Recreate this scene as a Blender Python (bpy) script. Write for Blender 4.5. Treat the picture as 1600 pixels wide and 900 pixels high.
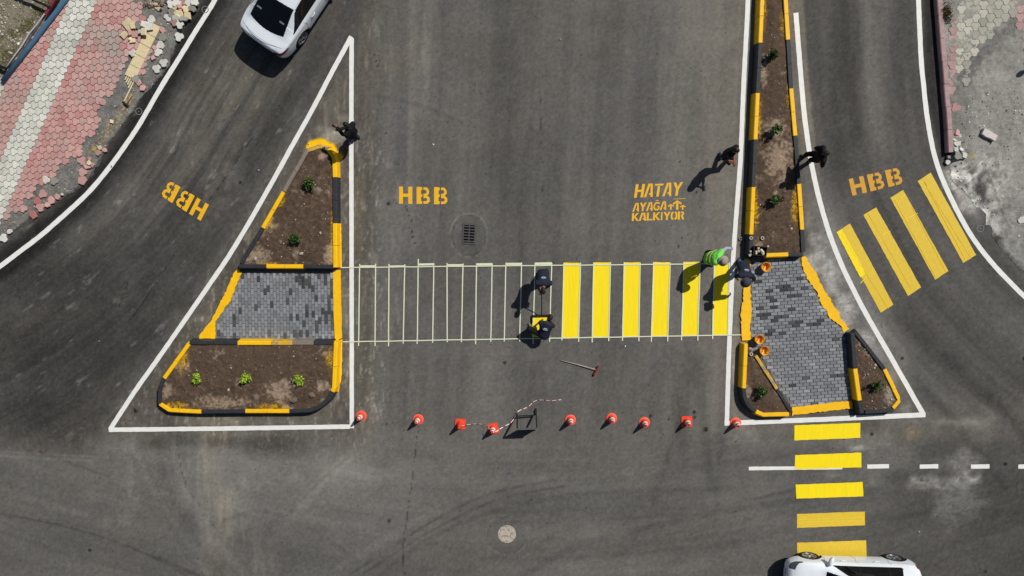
import bpy, bmesh, math, random
import numpy as np
from mathutils import Vector, Matrix, noise as mnoise

random.seed(7)
RNG = np.random.RandomState(11)
scene = bpy.context.scene
for o in list(bpy.data.objects):
    bpy.data.objects.remove(o)
COL = scene.collection

# ------------------------------------------------------------------ camera
CAM_H = 25.0
F_PX = 1200.0                       # focal length in pixels of a 1600 wide frame
NADIR = (840.0, 370.0)
cam_d = bpy.data.cameras.new('camera')
cam = bpy.data.objects.new('camera', cam_d)
COL.objects.link(cam)
cam_d.sensor_fit = 'HORIZONTAL'
cam_d.sensor_width = 36.0
cam_d.lens = 36.0 * F_PX / 1600.0
cam_d.clip_start = 0.1
cam_d.clip_end = 2000.0
dn = Vector((NADIR[0] - 800.0, -(NADIR[1] - 450.0), -F_PX)).normalized()
Q = dn.rotation_difference(Vector((0, 0, -1)))
cam.rotation_mode = 'QUATERNION'
cam.rotation_quaternion = Q
cam.location = (0, 0, CAM_H)
scene.camera = cam

# ------------------------------------------------------------------ light
SUN_EL = math.radians(47.5)
SUN_AZ = math.atan2(0.70, 0.715)    # clockwise from +Y
world = bpy.data.worlds.new('World')
scene.world = world
world.use_nodes = True
wn = world.node_tree.nodes
sky = wn.new('ShaderNodeTexSky')
sky.sky_type = 'NISHITA'
sky.sun_disc = False
sky.sun_elevation = SUN_EL
sky.sun_rotation = SUN_AZ
wn['Background'].inputs['Strength'].default_value = 0.05
world.node_tree.links.new(sky.outputs[0], wn['Background'].inputs['Color'])
sd = bpy.data.lights.new('sun', 'SUN')
sd.energy = 4.8
sd.angle = math.radians(0.5)
sd.color = (1.0, 0.965, 0.91)
sun = bpy.data.objects.new('sun', sd)
COL.objects.link(sun)
ldir = Vector((-math.sin(SUN_AZ) * math.cos(SUN_EL), -math.cos(SUN_AZ) * math.cos(SUN_EL), -math.sin(SUN_EL)))
sun.rotation_mode = 'QUATERNION'
sun.rotation_quaternion = ldir.to_track_quat('-Z', 'Y')
sun.location = (20, 20, 40)
scene.view_settings.view_transform = 'Standard'
scene.view_settings.look = 'None'
scene.view_settings.exposure = -0.27
scene.view_settings.gamma = 1.0

# ------------------------------------------------------------------ survey helpers: plan position of a point of the site plan at height z
Rm = Q.to_matrix()
def G(px, py, z=0.0):
    d = Rm @ Vector((px - 800.0, -(py - 450.0), -F_PX))
    t = (z - CAM_H) / d.z
    return Vector((d.x * t, d.y * t, z))
Rn = np.array(Rm)
def to_plan_px(x, y):
    """ground plane metres -> site plan units (numpy)"""
    p = np.stack([x, y, np.full_like(x, -CAM_H)], -1) @ Rn
    return 800 + p[..., 0] / -p[..., 2] * F_PX, 450 - p[..., 1] / -p[..., 2] * F_PX
def G2(pts, z=0.0):
    return [G(p[0], p[1], z) for p in pts]

def lin(c):
    return tuple(((v / 255.0) / 12.92 if v / 255.0 <= 0.04045 else (((v / 255.0) + 0.055) / 1.055) ** 2.4) for v in c)

# ------------------------------------------------------------------ noise
_T = RNG.rand(256, 256)
def vn(x, y, s=0):
    x = x + s * 17.37; y = y + s * 9.71
    xi = np.floor(x).astype(int); yi = np.floor(y).astype(int)
    fx = x - xi; fy = y - yi
    fx = fx * fx * (3 - 2 * fx); fy = fy * fy * (3 - 2 * fy)
    a = _T[xi & 255, yi & 255]; b = _T[(xi + 1) & 255, yi & 255]
    c = _T[xi & 255, (yi + 1) & 255]; d = _T[(xi + 1) & 255, (yi + 1) & 255]
    return (a * (1 - fx) + b * fx) * (1 - fy) + (c * (1 - fx) + d * fx) * fy
def fbm(x, y, o=4, s=0):
    r = 0; a = .5; n = 0
    for i in range(o):
        r = r + a * vn(x * 2 ** i, y * 2 ** i, s + i * 3); n += a; a *= .55
    return r / n
def sst(a, b, v):
    t = np.clip((v - a) / (b - a), 0, 1)
    return t * t * (3 - 2 * t)
def dpoly(u, v, pts):
    """distance to a polyline and signed side"""
    best = np.full(u.shape, 1e9); 
    for (x0, y0), (x1, y1) in zip(pts[:-1], pts[1:]):
        dx, dy = x1 - x0, y1 - y0
        t = np.clip(((u - x0) * dx + (v - y0) * dy) / (dx * dx + dy * dy), 0, 1)
        d = np.hypot(u - x0 - t * dx, v - y0 - t * dy)
        best = np.minimum(best, d)
    return best
def inpoly(u, v, pts):
    c = np.zeros(u.shape, bool)
    n = len(pts)
    for i in range(n):
        x0, y0 = pts[i][0], pts[i][1]; x1, y1 = pts[(i + 1) % n][0], pts[(i + 1) % n][1]
        if y0 == y1: continue
        m = ((y0 > v) != (y1 > v)) & (u < (x1 - x0) * (v - y0) / (y1 - y0) + x0)
        c ^= m
    return c

# ------------------------------------------------------------------ object helpers
def tag(o, label=None, cat=None, group=None, kind=None):
    if label: o['label'] = label
    if cat: o['category'] = cat
    if group: o['group'] = group
    if kind: o['kind'] = kind
    return o
def empty(name, loc=(0, 0, 0), label=None, cat=None, group=None, kind=None, rz=0.0):
    o = bpy.data.objects.new(name, None)
    o.location = loc; o.rotation_euler = (0, 0, rz)
    o.empty_display_size = 0.2
    COL.objects.link(o)
    return tag(o, label, cat, group, kind)
def mesh_obj(name, verts, faces, mat, parent=None, smooth=False, origin=None):
    me = bpy.data.meshes.new(name)
    if origin is not None:
        ox, oy, oz = origin
        verts = [(v[0] - ox, v[1] - oy, v[2] - oz) for v in verts]
    me.from_pydata([tuple(v) for v in verts], [], faces)
    me.update()
    if mat: me.materials.append(mat)
    if smooth: me.shade_smooth()
    o = bpy.data.objects.new(name, me)
    COL.objects.link(o)
    if origin is not None: o.location = origin
    if parent: o.parent = parent
    return o
class MB:
    def __init__(s): s.v = []; s.f = []; s.c = []
    def add(s, vs, fs, col=None):
        n = len(s.v); s.v += [tuple(v) for v in vs]; s.f += [[i + n for i in f] for f in fs]
        s.c += [col] * len(vs)
    def box(s, c, size, M=None, col=None):
        vs = [Vector((sx * size[0] / 2, sy * size[1] / 2, sz * size[2] / 2)) for sx in (-1, 1) for sy in (-1, 1) for sz in (-1, 1)]
        if M is not None: vs = [M @ v for v in vs]
        vs = [v + Vector(c) for v in vs]
        s.add(vs, [(0, 1, 3, 2), (4, 6, 7, 5), (0, 4, 5, 1), (2, 3, 7, 6), (0, 2, 6, 4), (1, 5, 7, 3)], col)
    def bar(s, a, b, w, h=None, col=None):
        a = Vector(a); b = Vector(b); h = h or w
        d = b - a; L = d.length
        M = d.to_track_quat('X', 'Z').to_matrix()
        s.box((a + b) / 2, (L, w, h), M, col)
    def prism(s, pts, z0, z1, col=None, inset=0.0):
        n = len(pts)
        cx = sum(p[0] for p in pts) / n; cy = sum(p[1] for p in pts) / n
        lo = [(p[0], p[1], z0) for p in pts]
        if inset:
            mid = [(p[0], p[1], z1 - inset) for p in pts]
            hi = []
            for p in pts:
                d = math.hypot(p[0] - cx, p[1] - cy) or 1
                k = max(0, 1 - inset / d)
                hi.append((cx + (p[0] - cx) * k, cy + (p[1] - cy) * k, z1))
            vs = lo + mid + hi
            fs = [[i, (i + 1) % n, n + (i + 1) % n, n + i] for i in range(n)]
            fs += [[n + i, n + (i + 1) % n, 2 * n + (i + 1) % n, 2 * n + i] for i in range(n)]
            fs += [[2 * n + i for i in range(n)]]
        else:
            vs = lo + [(p[0], p[1], z1) for p in pts]
            fs = [[i, (i + 1) % n, n + (i + 1) % n, n + i] for i in range(n)] + [[n + i for i in range(n)]]
        s.add(vs, fs, col)
    def tube(s, pts, r, seg=10, cap=True, col=None):
        pts = [Vector(p) for p in pts]
        rs = r if isinstance(r, (list, tuple)) else [r] * len(pts)
        vs = []; fs = []
        up = Vector((0, 0, 1))
        for i, p in enumerate(pts):
            d = (pts[min(i + 1, len(pts) - 1)] - pts[max(i - 1, 0)]).normalized()
            a = d.cross(up)
            if a.length < 1e-3: a = d.cross(Vector((1, 0, 0)))
            a.normalize(); b = a.cross(d)
            for k in range(seg):
                t = 2 * math.pi * k / seg
                vs.append(p + (a * math.cos(t) + b * math.sin(t)) * rs[i])
        for i in range(len(pts) - 1):
            for k in range(seg):
                fs.append([i * seg + k, i * seg + (k + 1) % seg, (i + 1) * seg + (k + 1) % seg, (i + 1) * seg + k])
        if cap:
            fs.append(list(range(seg))[::-1]); fs.append([(len(pts) - 1) * seg + k for k in range(seg)])
        s.add(vs, fs, col)
    def lathe(s, prof, c=(0, 0, 0), seg=24, M=None, col=None, close=False):
        vs = []; fs = []
        for (r, z) in prof:
            for k in range(seg):
                t = 2 * math.pi * k / seg
                v = Vector((r * math.cos(t), r * math.sin(t), z))
                if M is not None: v = M @ v
                vs.append(v + Vector(c))
        n = len(prof)
        rng = n if close else n - 1
        for i in range(rng):
            j = (i + 1) % n
            for k in range(seg):
                fs.append([i * seg + k, i * seg + (k + 1) % seg, j * seg + (k + 1) % seg, j * seg + k])
        s.add(vs, fs, col)
    def build(s, name, mat, parent=None, smooth=False, origin=None):
        o = mesh_obj(name, s.v, s.f, mat, parent, smooth, origin)
        if any(c is not None for c in s.c):
            set_col(o, [(c or (.5, .5, .5)) for c in s.c])
        return o
def set_col(o, cols):
    a = o.data.color_attributes.new('tone', 'FLOAT_COLOR', 'POINT')
    arr = np.ones((len(o.data.vertices), 4), np.float32)
    arr[:, :3] = np.asarray(cols, np.float32)
    a.data.foreach_set('color', arr.ravel())

# ------------------------------------------------------------------ materials
def new_mat(name, rough=0.8, spec=0.3):
    m = bpy.data.materials.new(name); m.use_nodes = True
    nt = m.node_tree; b = nt.nodes['Principled BSDF']
    b.inputs['Roughness'].default_value = rough
    b.inputs['Specular IOR Level'].default_value = spec
    return m, nt, b
def N(nt, t, **kw):
    n = nt.nodes.new(t)
    for k, v in kw.items():
        if k in n.inputs: n.inputs[k].default_value = v
        else: setattr(n, k, v)
    return n
def mixc(nt, fac, a, b, mode='MIX'):
    n = nt.nodes.new('ShaderNodeMix'); n.data_type = 'RGBA'; n.blend_type = mode
    for sock, v in ((n.inputs[0], fac), (n.inputs[6], a), (n.inputs[7], b)):
        if isinstance(v, (float, int)): sock.default_value = v
        elif isinstance(v, tuple): sock.default_value = (*v[:3], 1)
        else: nt.links.new(v, sock)
    return n.outputs[2]
def ramp(nt, src, stops):
    r = nt.nodes.new('ShaderNodeValToRGB')
    el = r.color_ramp.elements
    while len(el) < len(stops): el.new(0.5)
    for e, (p, c) in zip(el, stops):
        e.position = p; e.color = (c, c, c, 1) if isinstance(c, (int, float)) else (*c, 1)
    nt.links.new(src, r.inputs[0])
    return r.outputs[0]
def wpos(nt, scale=(1, 1, 1), rot=(0, 0, 0)):
    g = nt.nodes.new('ShaderNodeNewGeometry'); m = nt.nodes.new('ShaderNodeMapping')
    m.inputs['Scale'].default_value = scale; m.inputs['Rotation'].default_value = rot
    nt.links.new(g.outputs['Position'], m.inputs[0])
    return m.outputs[0]
def opos(nt, scale=(1, 1, 1)):
    g = nt.nodes.new('ShaderNodeTexCoord'); m = nt.nodes.new('ShaderNodeMapping')
    m.inputs['Scale'].default_value = scale
    nt.links.new(g.outputs['Object'], m.inputs[0])
    return m.outputs[0]
def noise(nt, vec, scale, detail=4, rough=.6):
    n = N(nt, 'ShaderNodeTexNoise'); n.inputs['Scale'].default_value = scale
    n.inputs['Detail'].default_value = detail; n.inputs['Roughness'].default_value = rough
    nt.links.new(vec, n.inputs['Vector'])
    return n.outputs[0]
def bump(nt, b, h, strength=.3, dist=.01):
    n = N(nt, 'ShaderNodeBump'); n.inputs['Strength'].default_value = strength; n.inputs['Distance'].default_value = dist
    nt.links.new(h, n.inputs['Height']); nt.links.new(n.outputs[0], b.inputs['Normal'])
def simple(name, rgb, rough=.7, spec=.3, var=.12, scale=30, metal=0, bumps=0, coat=0, space='o'):
    m, nt, b = new_mat(name, rough, spec)
    v = opos(nt) if space == 'o' else wpos(nt)
    n = noise(nt, v, scale, 5)
    c = lin(rgb)
    r = ramp(nt, n, [(.3, 1 - var), (.7, 1 + var)])
    nt.links.new(mixc(nt, 1.0, c, r, 'MULTIPLY'), b.inputs['Base Color'])
    b.inputs['Metallic'].default_value = metal
    b.inputs['Coat Weight'].default_value = coat
    if bumps: bump(nt, b, n, bumps)
    return m
def speckles(nt, vec, scale, thr, seed=0.0):
    """1 on small irregular specks"""
    vo = N(nt, 'ShaderNodeTexVoronoi'); vo.inputs['Scale'].default_value = scale
    vo.inputs['Randomness'].default_value = 1
    nt.links.new(vec, vo.inputs['Vector'])
    d = ramp(nt, vo.outputs['Distance'], [(thr * .6, 1.0), (thr, 0.0)])
    s = N(nt, 'ShaderNodeSeparateColor'); nt.links.new(vo.outputs['Color'], s.inputs[0])
    return d, s.outputs[0]
def mul(nt, a, b):
    n = N(nt, 'ShaderNodeMath', operation='MULTIPLY')
    for i, v in enumerate((a, b)):
        if isinstance(v, (int, float)): n.inputs[i].default_value = v
        else: nt.links.new(v, n.inputs[i])
    return n.outputs[0]

def ground_mat(name, rough=.9, grain=.27, dark=True, bstr=.35, bdist=.006, specs=True, gs=1.0):
    m, nt, b = new_mat(name, rough, .2)
    at = N(nt, 'ShaderNodeVertexColor'); at.layer_name = 'tone'
    v = wpos(nt)
    n1 = noise(nt, v, 55 * gs, 3, .7)
    n2 = noise(nt, v, 9 * gs, 5, .65)
    n3 = noise(nt, v, 1.7, 4, .6)
    c = mixc(nt, 1.0, at.outputs[0], ramp(nt, n1, [(.3, 1 - grain), (.7, 1 + grain)]), 'MULTIPLY')
    c = mixc(nt, 1.0, c, ramp(nt, n2, [(.3, .9), (.7, 1.1)]), 'MULTIPLY')
    c = mixc(nt, 1.0, c, ramp(nt, n3, [(.3, .93), (.7, 1.07)]), 'MULTIPLY')
    if specs:
        patchy = ramp(nt, noise(nt, wpos(nt, rot=(0, 0, 1.1)), .9, 3, .7), [(.4, .15), (.62, 1.0)])
        d, r = speckles(nt, v, 5.5, .16)
        pick = ramp(nt, r, [(.52, 0.0), (.56, 1.0)])
        c = mixc(nt, mul(nt, mul(nt, mul(nt, d, pick), .8), patchy), c, lin((30, 30, 30)))
        d, r = speckles(nt, wpos(nt, rot=(0, 0, .7)), 13, .2)
        pick = ramp(nt, r, [(.6, 0.0), (.64, 1.0)])
        c = mixc(nt, mul(nt, mul(nt, d, pick), .5), c, lin((45, 44, 43)))
        d, r = speckles(nt, wpos(nt, rot=(0, 0, .3)), 9, .1)
        pick = ramp(nt, r, [(.72, 0.0), (.76, 1.0)])
        c = mixc(nt, mul(nt, mul(nt, d, pick), .5), c, lin((165, 160, 150)))
    nt.links.new(c, b.inputs['Base Color'])
    bump(nt, b, n1, bstr, bdist)
    return m
M_ASPH = ground_mat('asphalt')
M_GRAVEL = ground_mat('gravel_ground', grain=.3, bstr=.6, bdist=.015, specs=False)
M_SOIL = ground_mat('soil', grain=.3, bstr=.9, bdist=.03, specs=False, gs=.6)
M_TILE = ground_mat('paver_tiles', grain=.1, bstr=.2, bdist=.003, specs=False)

def paint_mat(name, rgb, worn, wear=.45, wscale=3.0, var=.06, rough=.55, streak=None):
    """road paint that lets dusty asphalt through where it is worn"""
    m, nt, b = new_mat(name, rough, .35)
    v = wpos(nt)
    big = noise(nt, v, wscale, 5, .7)
    fine = noise(nt, v, 60, 3, .8)
    sm = N(nt, 'ShaderNodeMath', operation='MULTIPLY_ADD'); nt.links.new(fine, sm.inputs[0]); sm.inputs[1].default_value = .55
    nt.links.new(big, sm.inputs[2])
    w = ramp(nt, sm.outputs[0], [(max(0, wear - .03), 1.0), (wear + .05, 0.0)]) if wear > 0 else None
    n = noise(nt, wpos(nt, scale=streak or (1, 1, 1)), 6, 4, .6)
    c = mixc(nt, 1.0, lin(rgb), ramp(nt, n, [(.3, 1 - var), (.7, 1 + var)]), 'MULTIPLY')
    if w is not None: c = mixc(nt, w, c, lin(worn))
    nt.links.new(c, b.inputs['Base Color'])
    bump(nt, b, fine, .2, .003)
    return m
M_WHITE = paint_mat('white_road_paint', (226, 226, 221), (150, 148, 142), .50, 2.5, .06)
M_YEL = paint_mat('fresh_yellow_road_paint', (246, 219, 10), (228, 196, 26), .50, 2.0, .06, streak=(3, .25, 1))
M_YEL_OLD = paint_mat('driven_yellow_road_paint', (220, 187, 56), (190, 165, 80), .54, 1.2, .06, streak=(2.5, 1.2, 1))
M_YEL_LAP = paint_mat('overlapping_yellow_paint', (240, 205, 36), (200, 170, 60), .54, 2.0, .05)
M_LET = paint_mat('orange_yellow_stencil_paint', (232, 176, 28), (150, 130, 80), .56, 4.0, .06)
M_KYEL = paint_mat('yellow_kerb_paint', (243, 188, 12), (205, 160, 40), .50, 2.5, .07)
M_KBLK = simple('black_kerb_paint', (48, 50, 53), .6, .3, .25, 12, space='w', bumps=.2)
M_KGREY = simple('bare_concrete_kerb', (128, 118, 108), .9, .2, .18, 12, space='w', bumps=.3)
M_KFADE = paint_mat('half_painted_kerb', (214, 168, 40), (138, 128, 112), .74, 5.0, .1)
M_KPINK = simple('pink_concrete_kerb', (172, 143, 143), .9, .2, .16, 8, space='w', bumps=.3)
M_TAPE = simple('masking_tape', (214, 219, 190), .6, .3, .07, 20, space='w')
M_SPLAT = paint_mat('yellow_overspray_paint', (226, 176, 22), (120, 95, 50), .63, 9.0, .1)

# ------------------------------------------------------------------ THE GROUND AND THE ROADS
def grid_mesh(name, x0, x1, y0, y1, step, zfun, mat, colfun, poly=None, parent=None):
    xs = np.arange(x0, x1 + step / 2, step); ys = np.arange(y0, y1 + step / 2, step)
    X, Y = np.meshgrid(xs, ys)
    nx, ny = len(xs), len(ys)
    idx = np.arange(nx * ny).reshape(ny, nx)
    quads = np.stack([idx[:-1, :-1], idx[:-1, 1:], idx[1:, 1:], idx[1:, :-1]], -1).reshape(-1, 4)
    xf = X.ravel(); yf = Y.ravel()
    if poly is not None:
        cx = (X[:-1, :-1] + step / 2).ravel(); cy = (Y[:-1, :-1] + step / 2).ravel()
        keep = inpoly(cx, cy, poly)
        quads = quads[keep]
        used = np.unique(quads)
        remap = np.full(nx * ny, -1); remap[used] = np.arange(len(used))
        quads = remap[quads]; xf = xf[used]; yf = yf[used]
    z = zfun(xf, yf) if callable(zfun) else np.full_like(xf, zfun)
    me = bpy.data.meshes.new(name)
    me.vertices.add(len(xf)); me.vertices.foreach_set('co', np.stack([xf, yf, z], -1).astype(np.float32).ravel())
    me.loops.add(len(quads) * 4); me.loops.foreach_set('vertex_index', quads.astype(np.int32).ravel())
    me.polygons.add(len(quads)); me.polygons.foreach_set('loop_start', np.arange(0, len(quads) * 4, 4, dtype=np.int32))
    me.update(); me.validate()
    me.materials.append(mat)
    me.shade_smooth()
    o = bpy.data.objects.new(name, me); COL.objects.link(o)
    if parent: o.parent = parent
    set_col(o, colfun(xf, yf))
    return o
def lina(c):
    c = np.asarray(c, float) / 255.0
    return np.where(c <= .04045, c / 12.92, ((c + .055) / 1.055) ** 2.4)

LEFT_CURVE = [(400, -200), (375, -110), (352, -40), (337, 0), (300, 57), (290, 75), (252, 135), (215, 200), (175, 257), (140, 300), (107, 330), (62, 370), (25, 397), (0, 417), (-60, 455), (-160, 505)]
GRAVEL_EDGE = [(360, -110), (330, -50), (311, 0), (285, 47), (265, 105), (225, 150), (175, 220), (169, 229), (137, 285), (98, 312), (49, 341), (0, 379), (-60, 412), (-160, 455)]
LEFT_DIAG = [(549, 57), (520, 110), (483.6, 180), (458, 225), (428, 280), (392, 343), (360, 397), (307, 474), (253, 552), (210, 612), (172, 671)]
FAR_RIGHT = [(1432, -160), (1434, -60), (1435, 0), (1439, 95), (1448, 182), (1459, 243), (1473, 283), (1496.5, 332), (1519.6, 373), (1551, 413), (1599, 462.5), (1650, 505), (1720, 550)]
ISL_CURVE = [(1243.5, 20), (1247, 65), (1251, 116), (1257, 185), (1267, 254), (1280, 313), (1296, 367), (1314.7, 414.7), (1347, 480), (1397, 567), (1443, 648)]
RIGHT_KERB = [(1460, -160), (1465, -40), (1468.5, 0), (1473, 60), (1479, 133), (1483, 180), (1485, 212), (1486, 238)]

def asphalt_col(x, y):
    u, v = to_plan_px(x, y)
    # warped copies for ragged edges
    wob = (fbm(u / 40, v / 40, 4, 5) - .5)
    wob2 = (fbm(u / 12, v / 12, 3, 9) - .5)
    T = np.full(u.shape, 93.0)               # brightness in picture values
    W = np.full(u.shape, 0.045)               # warmth
    diag = np.interp(v, [p[1] for p in LEFT_DIAG], [p[0] for p in LEFT_DIAG])
    left = sst(20, -20, u - diag + wob * 60) * sst(720, 640, v)
    left = np.where(v < 57, sst(30, -30, u - (549 + (57 - v) * .45)), left)
    bottom = sst(650, 720, v + wob * 70)
    right = sst(1240, 1262, u + wob * 6) * sst(700, 600, v)
    mid = (1 - left) * (1 - bottom) * (1 - right)
    # --- middle road: streaks along the road
    us = u + (v - 400) * .045
    s1 = fbm(us / 38, v / 420, 4, 1) - .5
    s2 = fbm(us / 9, v / 230, 3, 2) - .5
    s3 = fbm(us / 3, v / 90, 3, 33) - .5
    T += mid * (s1 * 26 + s2 * 14 + s3 * 6)
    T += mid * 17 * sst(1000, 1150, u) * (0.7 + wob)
    W += mid * .03 * sst(1020, 1150, u)
    T -= mid * 8 * sst(90, 0, np.abs(u - 790 + wob * 40)) * sst(500, 250, v)
    T += mid * 13 * sst(14, 2, np.abs(us - 655 + wob * 14)) * sst(330, 60, v) * fbm(u / 10, v / 60, 3, 4) * 1.5
    T -= mid * 8 * sst(610, 560, u) * sst(100, 200, v)
    scr = fbm(u / 2.5, v / 9, 3, 8)
    T += mid * sst(.60, .8, scr) * 34 * sst(612, 596, u + wob * 20) * sst(120, 260, v)
    W += mid * .05 * sst(612, 560, u)
    T += mid * sst(.62, .78, fbm(u / 8, v / 30, 4, 12)) * 22 * sst(700, 560, u)
    # --- left road: dark, flow along the curve
    dl = dpoly(u, v, LEFT_CURVE)
    dd = dpoly(u, v, LEFT_DIAG)
    prog = (v * .85 - u * .5)
    t1 = fbm(dl / 26, prog / 330, 4, 6) - .5
    t2 = fbm(dl / 7, prog / 180, 4, 7) - .5
    T += left * (-20 + t1 * 24 + t2 * 13 + (fbm(dl / 3, prog / 70, 3, 34) - .5) * 12 + (fbm(u / 60, v / 60, 3, 35) - .5) * 22)
    W += left * (sst(-.05, .2, t1) * .015)
    T -= left * 30 * sst(26, 8, dl + wob * 16)
    tan = sst(80, 20, np.abs(dl - 88 + wob * 60)) * sst(420, 250, v) * sst(-.2, .1, t1 + t2)
    T += left * tan * 12; W += left * tan * .02
    T += left * 26 * sst(34, 6, dd + wob * 22) * sst(60, 250, v) * (.6 + wob2)
    pl = sst(26, 4, np.hypot((u - 352) * .9 + (v - 300) * .45, (v - 300) * .25)) * .8
    T += pl * 24 * sst(.3, .6, fbm(u / 10, v / 18, 3, 44))
    T += left * sst(.68, .84, fbm(dl / 8, prog / 22, 5, 14)) * 36
    # deep left darker
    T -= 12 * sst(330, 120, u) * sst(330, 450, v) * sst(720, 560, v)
    # --- bottom road
    vb = v + 0.00022 * (u - 800) ** 2
    b1 = fbm(u / 400, vb / 34, 4, 15) - .5
    b2 = fbm(u / 160, vb / 7, 4, 16) - .5
    T += bottom * (b1 * 22 + b2 * 11 - 2)
    T += bottom * 12 * sst(260, 40, np.hypot((u - 520) * .8, (v - 700) * 1.5) + wob * 80)
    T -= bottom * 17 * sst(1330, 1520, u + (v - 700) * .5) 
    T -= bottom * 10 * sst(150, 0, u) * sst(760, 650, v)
    T -= 13 * sst(14, 2, np.abs(v - 690 + wob * 14 + (u-400)*.01)) * sst(200, 260, u) * sst(520, 420, u)
    path = dpoly(u + wob * 18, v, [(415, 470), (372, 560), (345, 610), (338, 660), (330, 720), (345, 800), (330, 880)])
    T += 13 * sst(120, 20, np.hypot((u - 350) * .9, (v - 730) * .75) + wob * 120) * sst(640, 690, v)
    k = .6 * sst(34, 3, path + wob2 * 20 + wob * 30) * sst(540, 640, v) * (.4 + fbm(u / 8, v / 30, 3, 36))
    T += k * 15; W += k * .05
    k = sst(60, 10, np.abs(dpoly(u, v, [(300, 690), (330, 800), (420, 920)]))) * sst(.45, .7, fbm(u / 6, v / 60, 3, 18))
    T += k * 10
    k = dpoly(u, v, [(200, 700), (215, 740), (180, 830)]); T += 12 * sst(26, 4, k) * sst(.4, .6, fbm(u / 12, v / 20, 3, 19))
    # tyre arcs
    def curve(P):
        P = [np.array(p, float) for p in P]
        for _ in range(2):
            Q = [P[0]]
            for a, b in zip(P[:-1], P[1:]): Q += [a * .75 + b * .25, a * .25 + b * .75]
            P = Q + [P[-1]]
        return [tuple(p) for p in P]
    for P_, w, a, off in (([(544, 900), (600, 862), (656, 826), (719, 790), (781, 765), (870, 750)], 3.0, 11, 31), ([(556, 905), (612, 868), (668, 832), (731, 799), (790, 775), (880, 760)], 2.4, 11, 32), ([(587, 905), (640, 862), (675, 840), (750, 803), (875, 774), (994, 766), (1120, 764)], 5, 6, 33),
                          ([(500, 905), (590, 850), (650, 815), (712, 781), (775, 757), (850, 745)], 9, -5, 34), ([(0, 803), (75, 816), (169, 840), (250, 875), (300, 905)], 2.5, 13, 35), ([(350, 812), (400, 797), (437, 803), (500, 834), (560, 878)], 5, 6, 36),
                          ([(812, 905), (875, 862), (1000, 825), (1180, 790), (1250, 780)], 7, 7, 37), ([(700, 905), (800, 860), (930, 815), (1100, 790)], 10, 4, 38), ([(1000, 905), (1100, 860), (1250, 820), (1450, 800), (1620, 800)], 10, 6, 39), ([(470, 790), (520, 735), (570, 690), (590, 640)], 12, -9, 40),
                          ([(455, 800), (500, 750), (545, 715)], 4, 8, 41), ([(240, 690), (262, 760), (300, 830), (350, 905)], 8, 6, 42), ([(200, 640), (215, 720), (260, 800), (330, 905)], 6, -6, 43), ([(270, 690), (290, 770), (330, 840), (390, 905)], 10, -7, 44)):
        d_ = dpoly(u, v, curve(P_))
        T -= a * sst(w, w * .35, d_ + wob2 * 2) * (.35 + .9 * sst(.3, .65, fbm(u / 26, v / 26, 3, off)))
    T -= 15 * sst(1.1, .2, np.hypot((u - 440) / 110, (v - 700) / 24) + wob * 1.2) * (.4 + fbm(u / 20, v / 6, 3, 45))
    T -= 9 * sst(1.1, .2, np.hypot((u - 90) / 130, (v - 660) / 60) + wob * 1.2)
    T += 11 * sst(1.1, .2, np.hypot((u - 520) / 80, (v - 730) / 60) + wob * 1.4)
    m = sst(5, 1, dpoly(u, v, [(592, 150), (650, 162), (720, 190)])) ; T -= 8 * m
    for (a, b, w, am) in [((0, 712), (140, 720), 2, 12), ((0, 706), (170, 715), 1.5, 10), ((60, 705), (170, 745), 2, -12), ((240, 868), (310, 900), 3, -14), ((1040, 520), (1070, 720), 8, -7),
                          ((1090, 560), (1110, 760), 7, -8), ((1070, 640), (1020, 780), 6, -7), ((1145, 430), (1120, 800), 5, -5), ((645, 0), (640, 320), 5, 9), ((1480, 560), (1600, 680), 9, -10), ((1420, 570), (1570, 760), 6, -8),
                          ((1180, 780), (1240, 765), 2.5, -14), ((1550, 620), (1620, 690), 8, -9), ((1385, 480), (1470, 560), 12, -6)]:
        T += am * sst(w * 1.8, w * .3, dpoly(u + wob2 * 4, v, [a, b])) * (.5 + fbm(u / 9, v / 9, 2, 3))
    # --- right road
    dr = dpoly(u, v, FAR_RIGHT)
    r1 = fbm(dr / 24, v / 300, 4, 21) - .5; r2 = fbm(dr / 6, v / 160, 4, 22) - .5
    T += right * (-13 + r1 * 36 + r2 * 12)
    T += right * 12 * sst(45, 8, np.abs(u - 1360 - (v - 100) * .02 + wob * 30)) * sst(330, 220, v)
    T -= right * 14 * sst(36, 10, np.abs(u - 1322 + wob * 14)) * sst(360, 200, v)
    T -= right * 30 * sst(1436, 1452, u - np.maximum(0, v - 150) * .30 + wob * 8) * sst(330, 200, v)
    T -= right * 20 * sst(1452, 1475, u - np.maximum(0, v - 200) * .75 + wob * 8) * sst(250, 330, v)
    di = dpoly(u, v, [(1243, -200)] + ISL_CURVE)
    k = sst(15, 10, np.abs(di) + wob2 * 4) * sst(330, 180, v); T += right * k * 30; W += right * k * .05
    m = sst(48, 8, di + wob * 50) * sst(250, 380, v) * sst(650, 560, v)
    T += m * 46 * (.6 + wob * 1.3 + wob2 * .5); W -= m * .01
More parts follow.
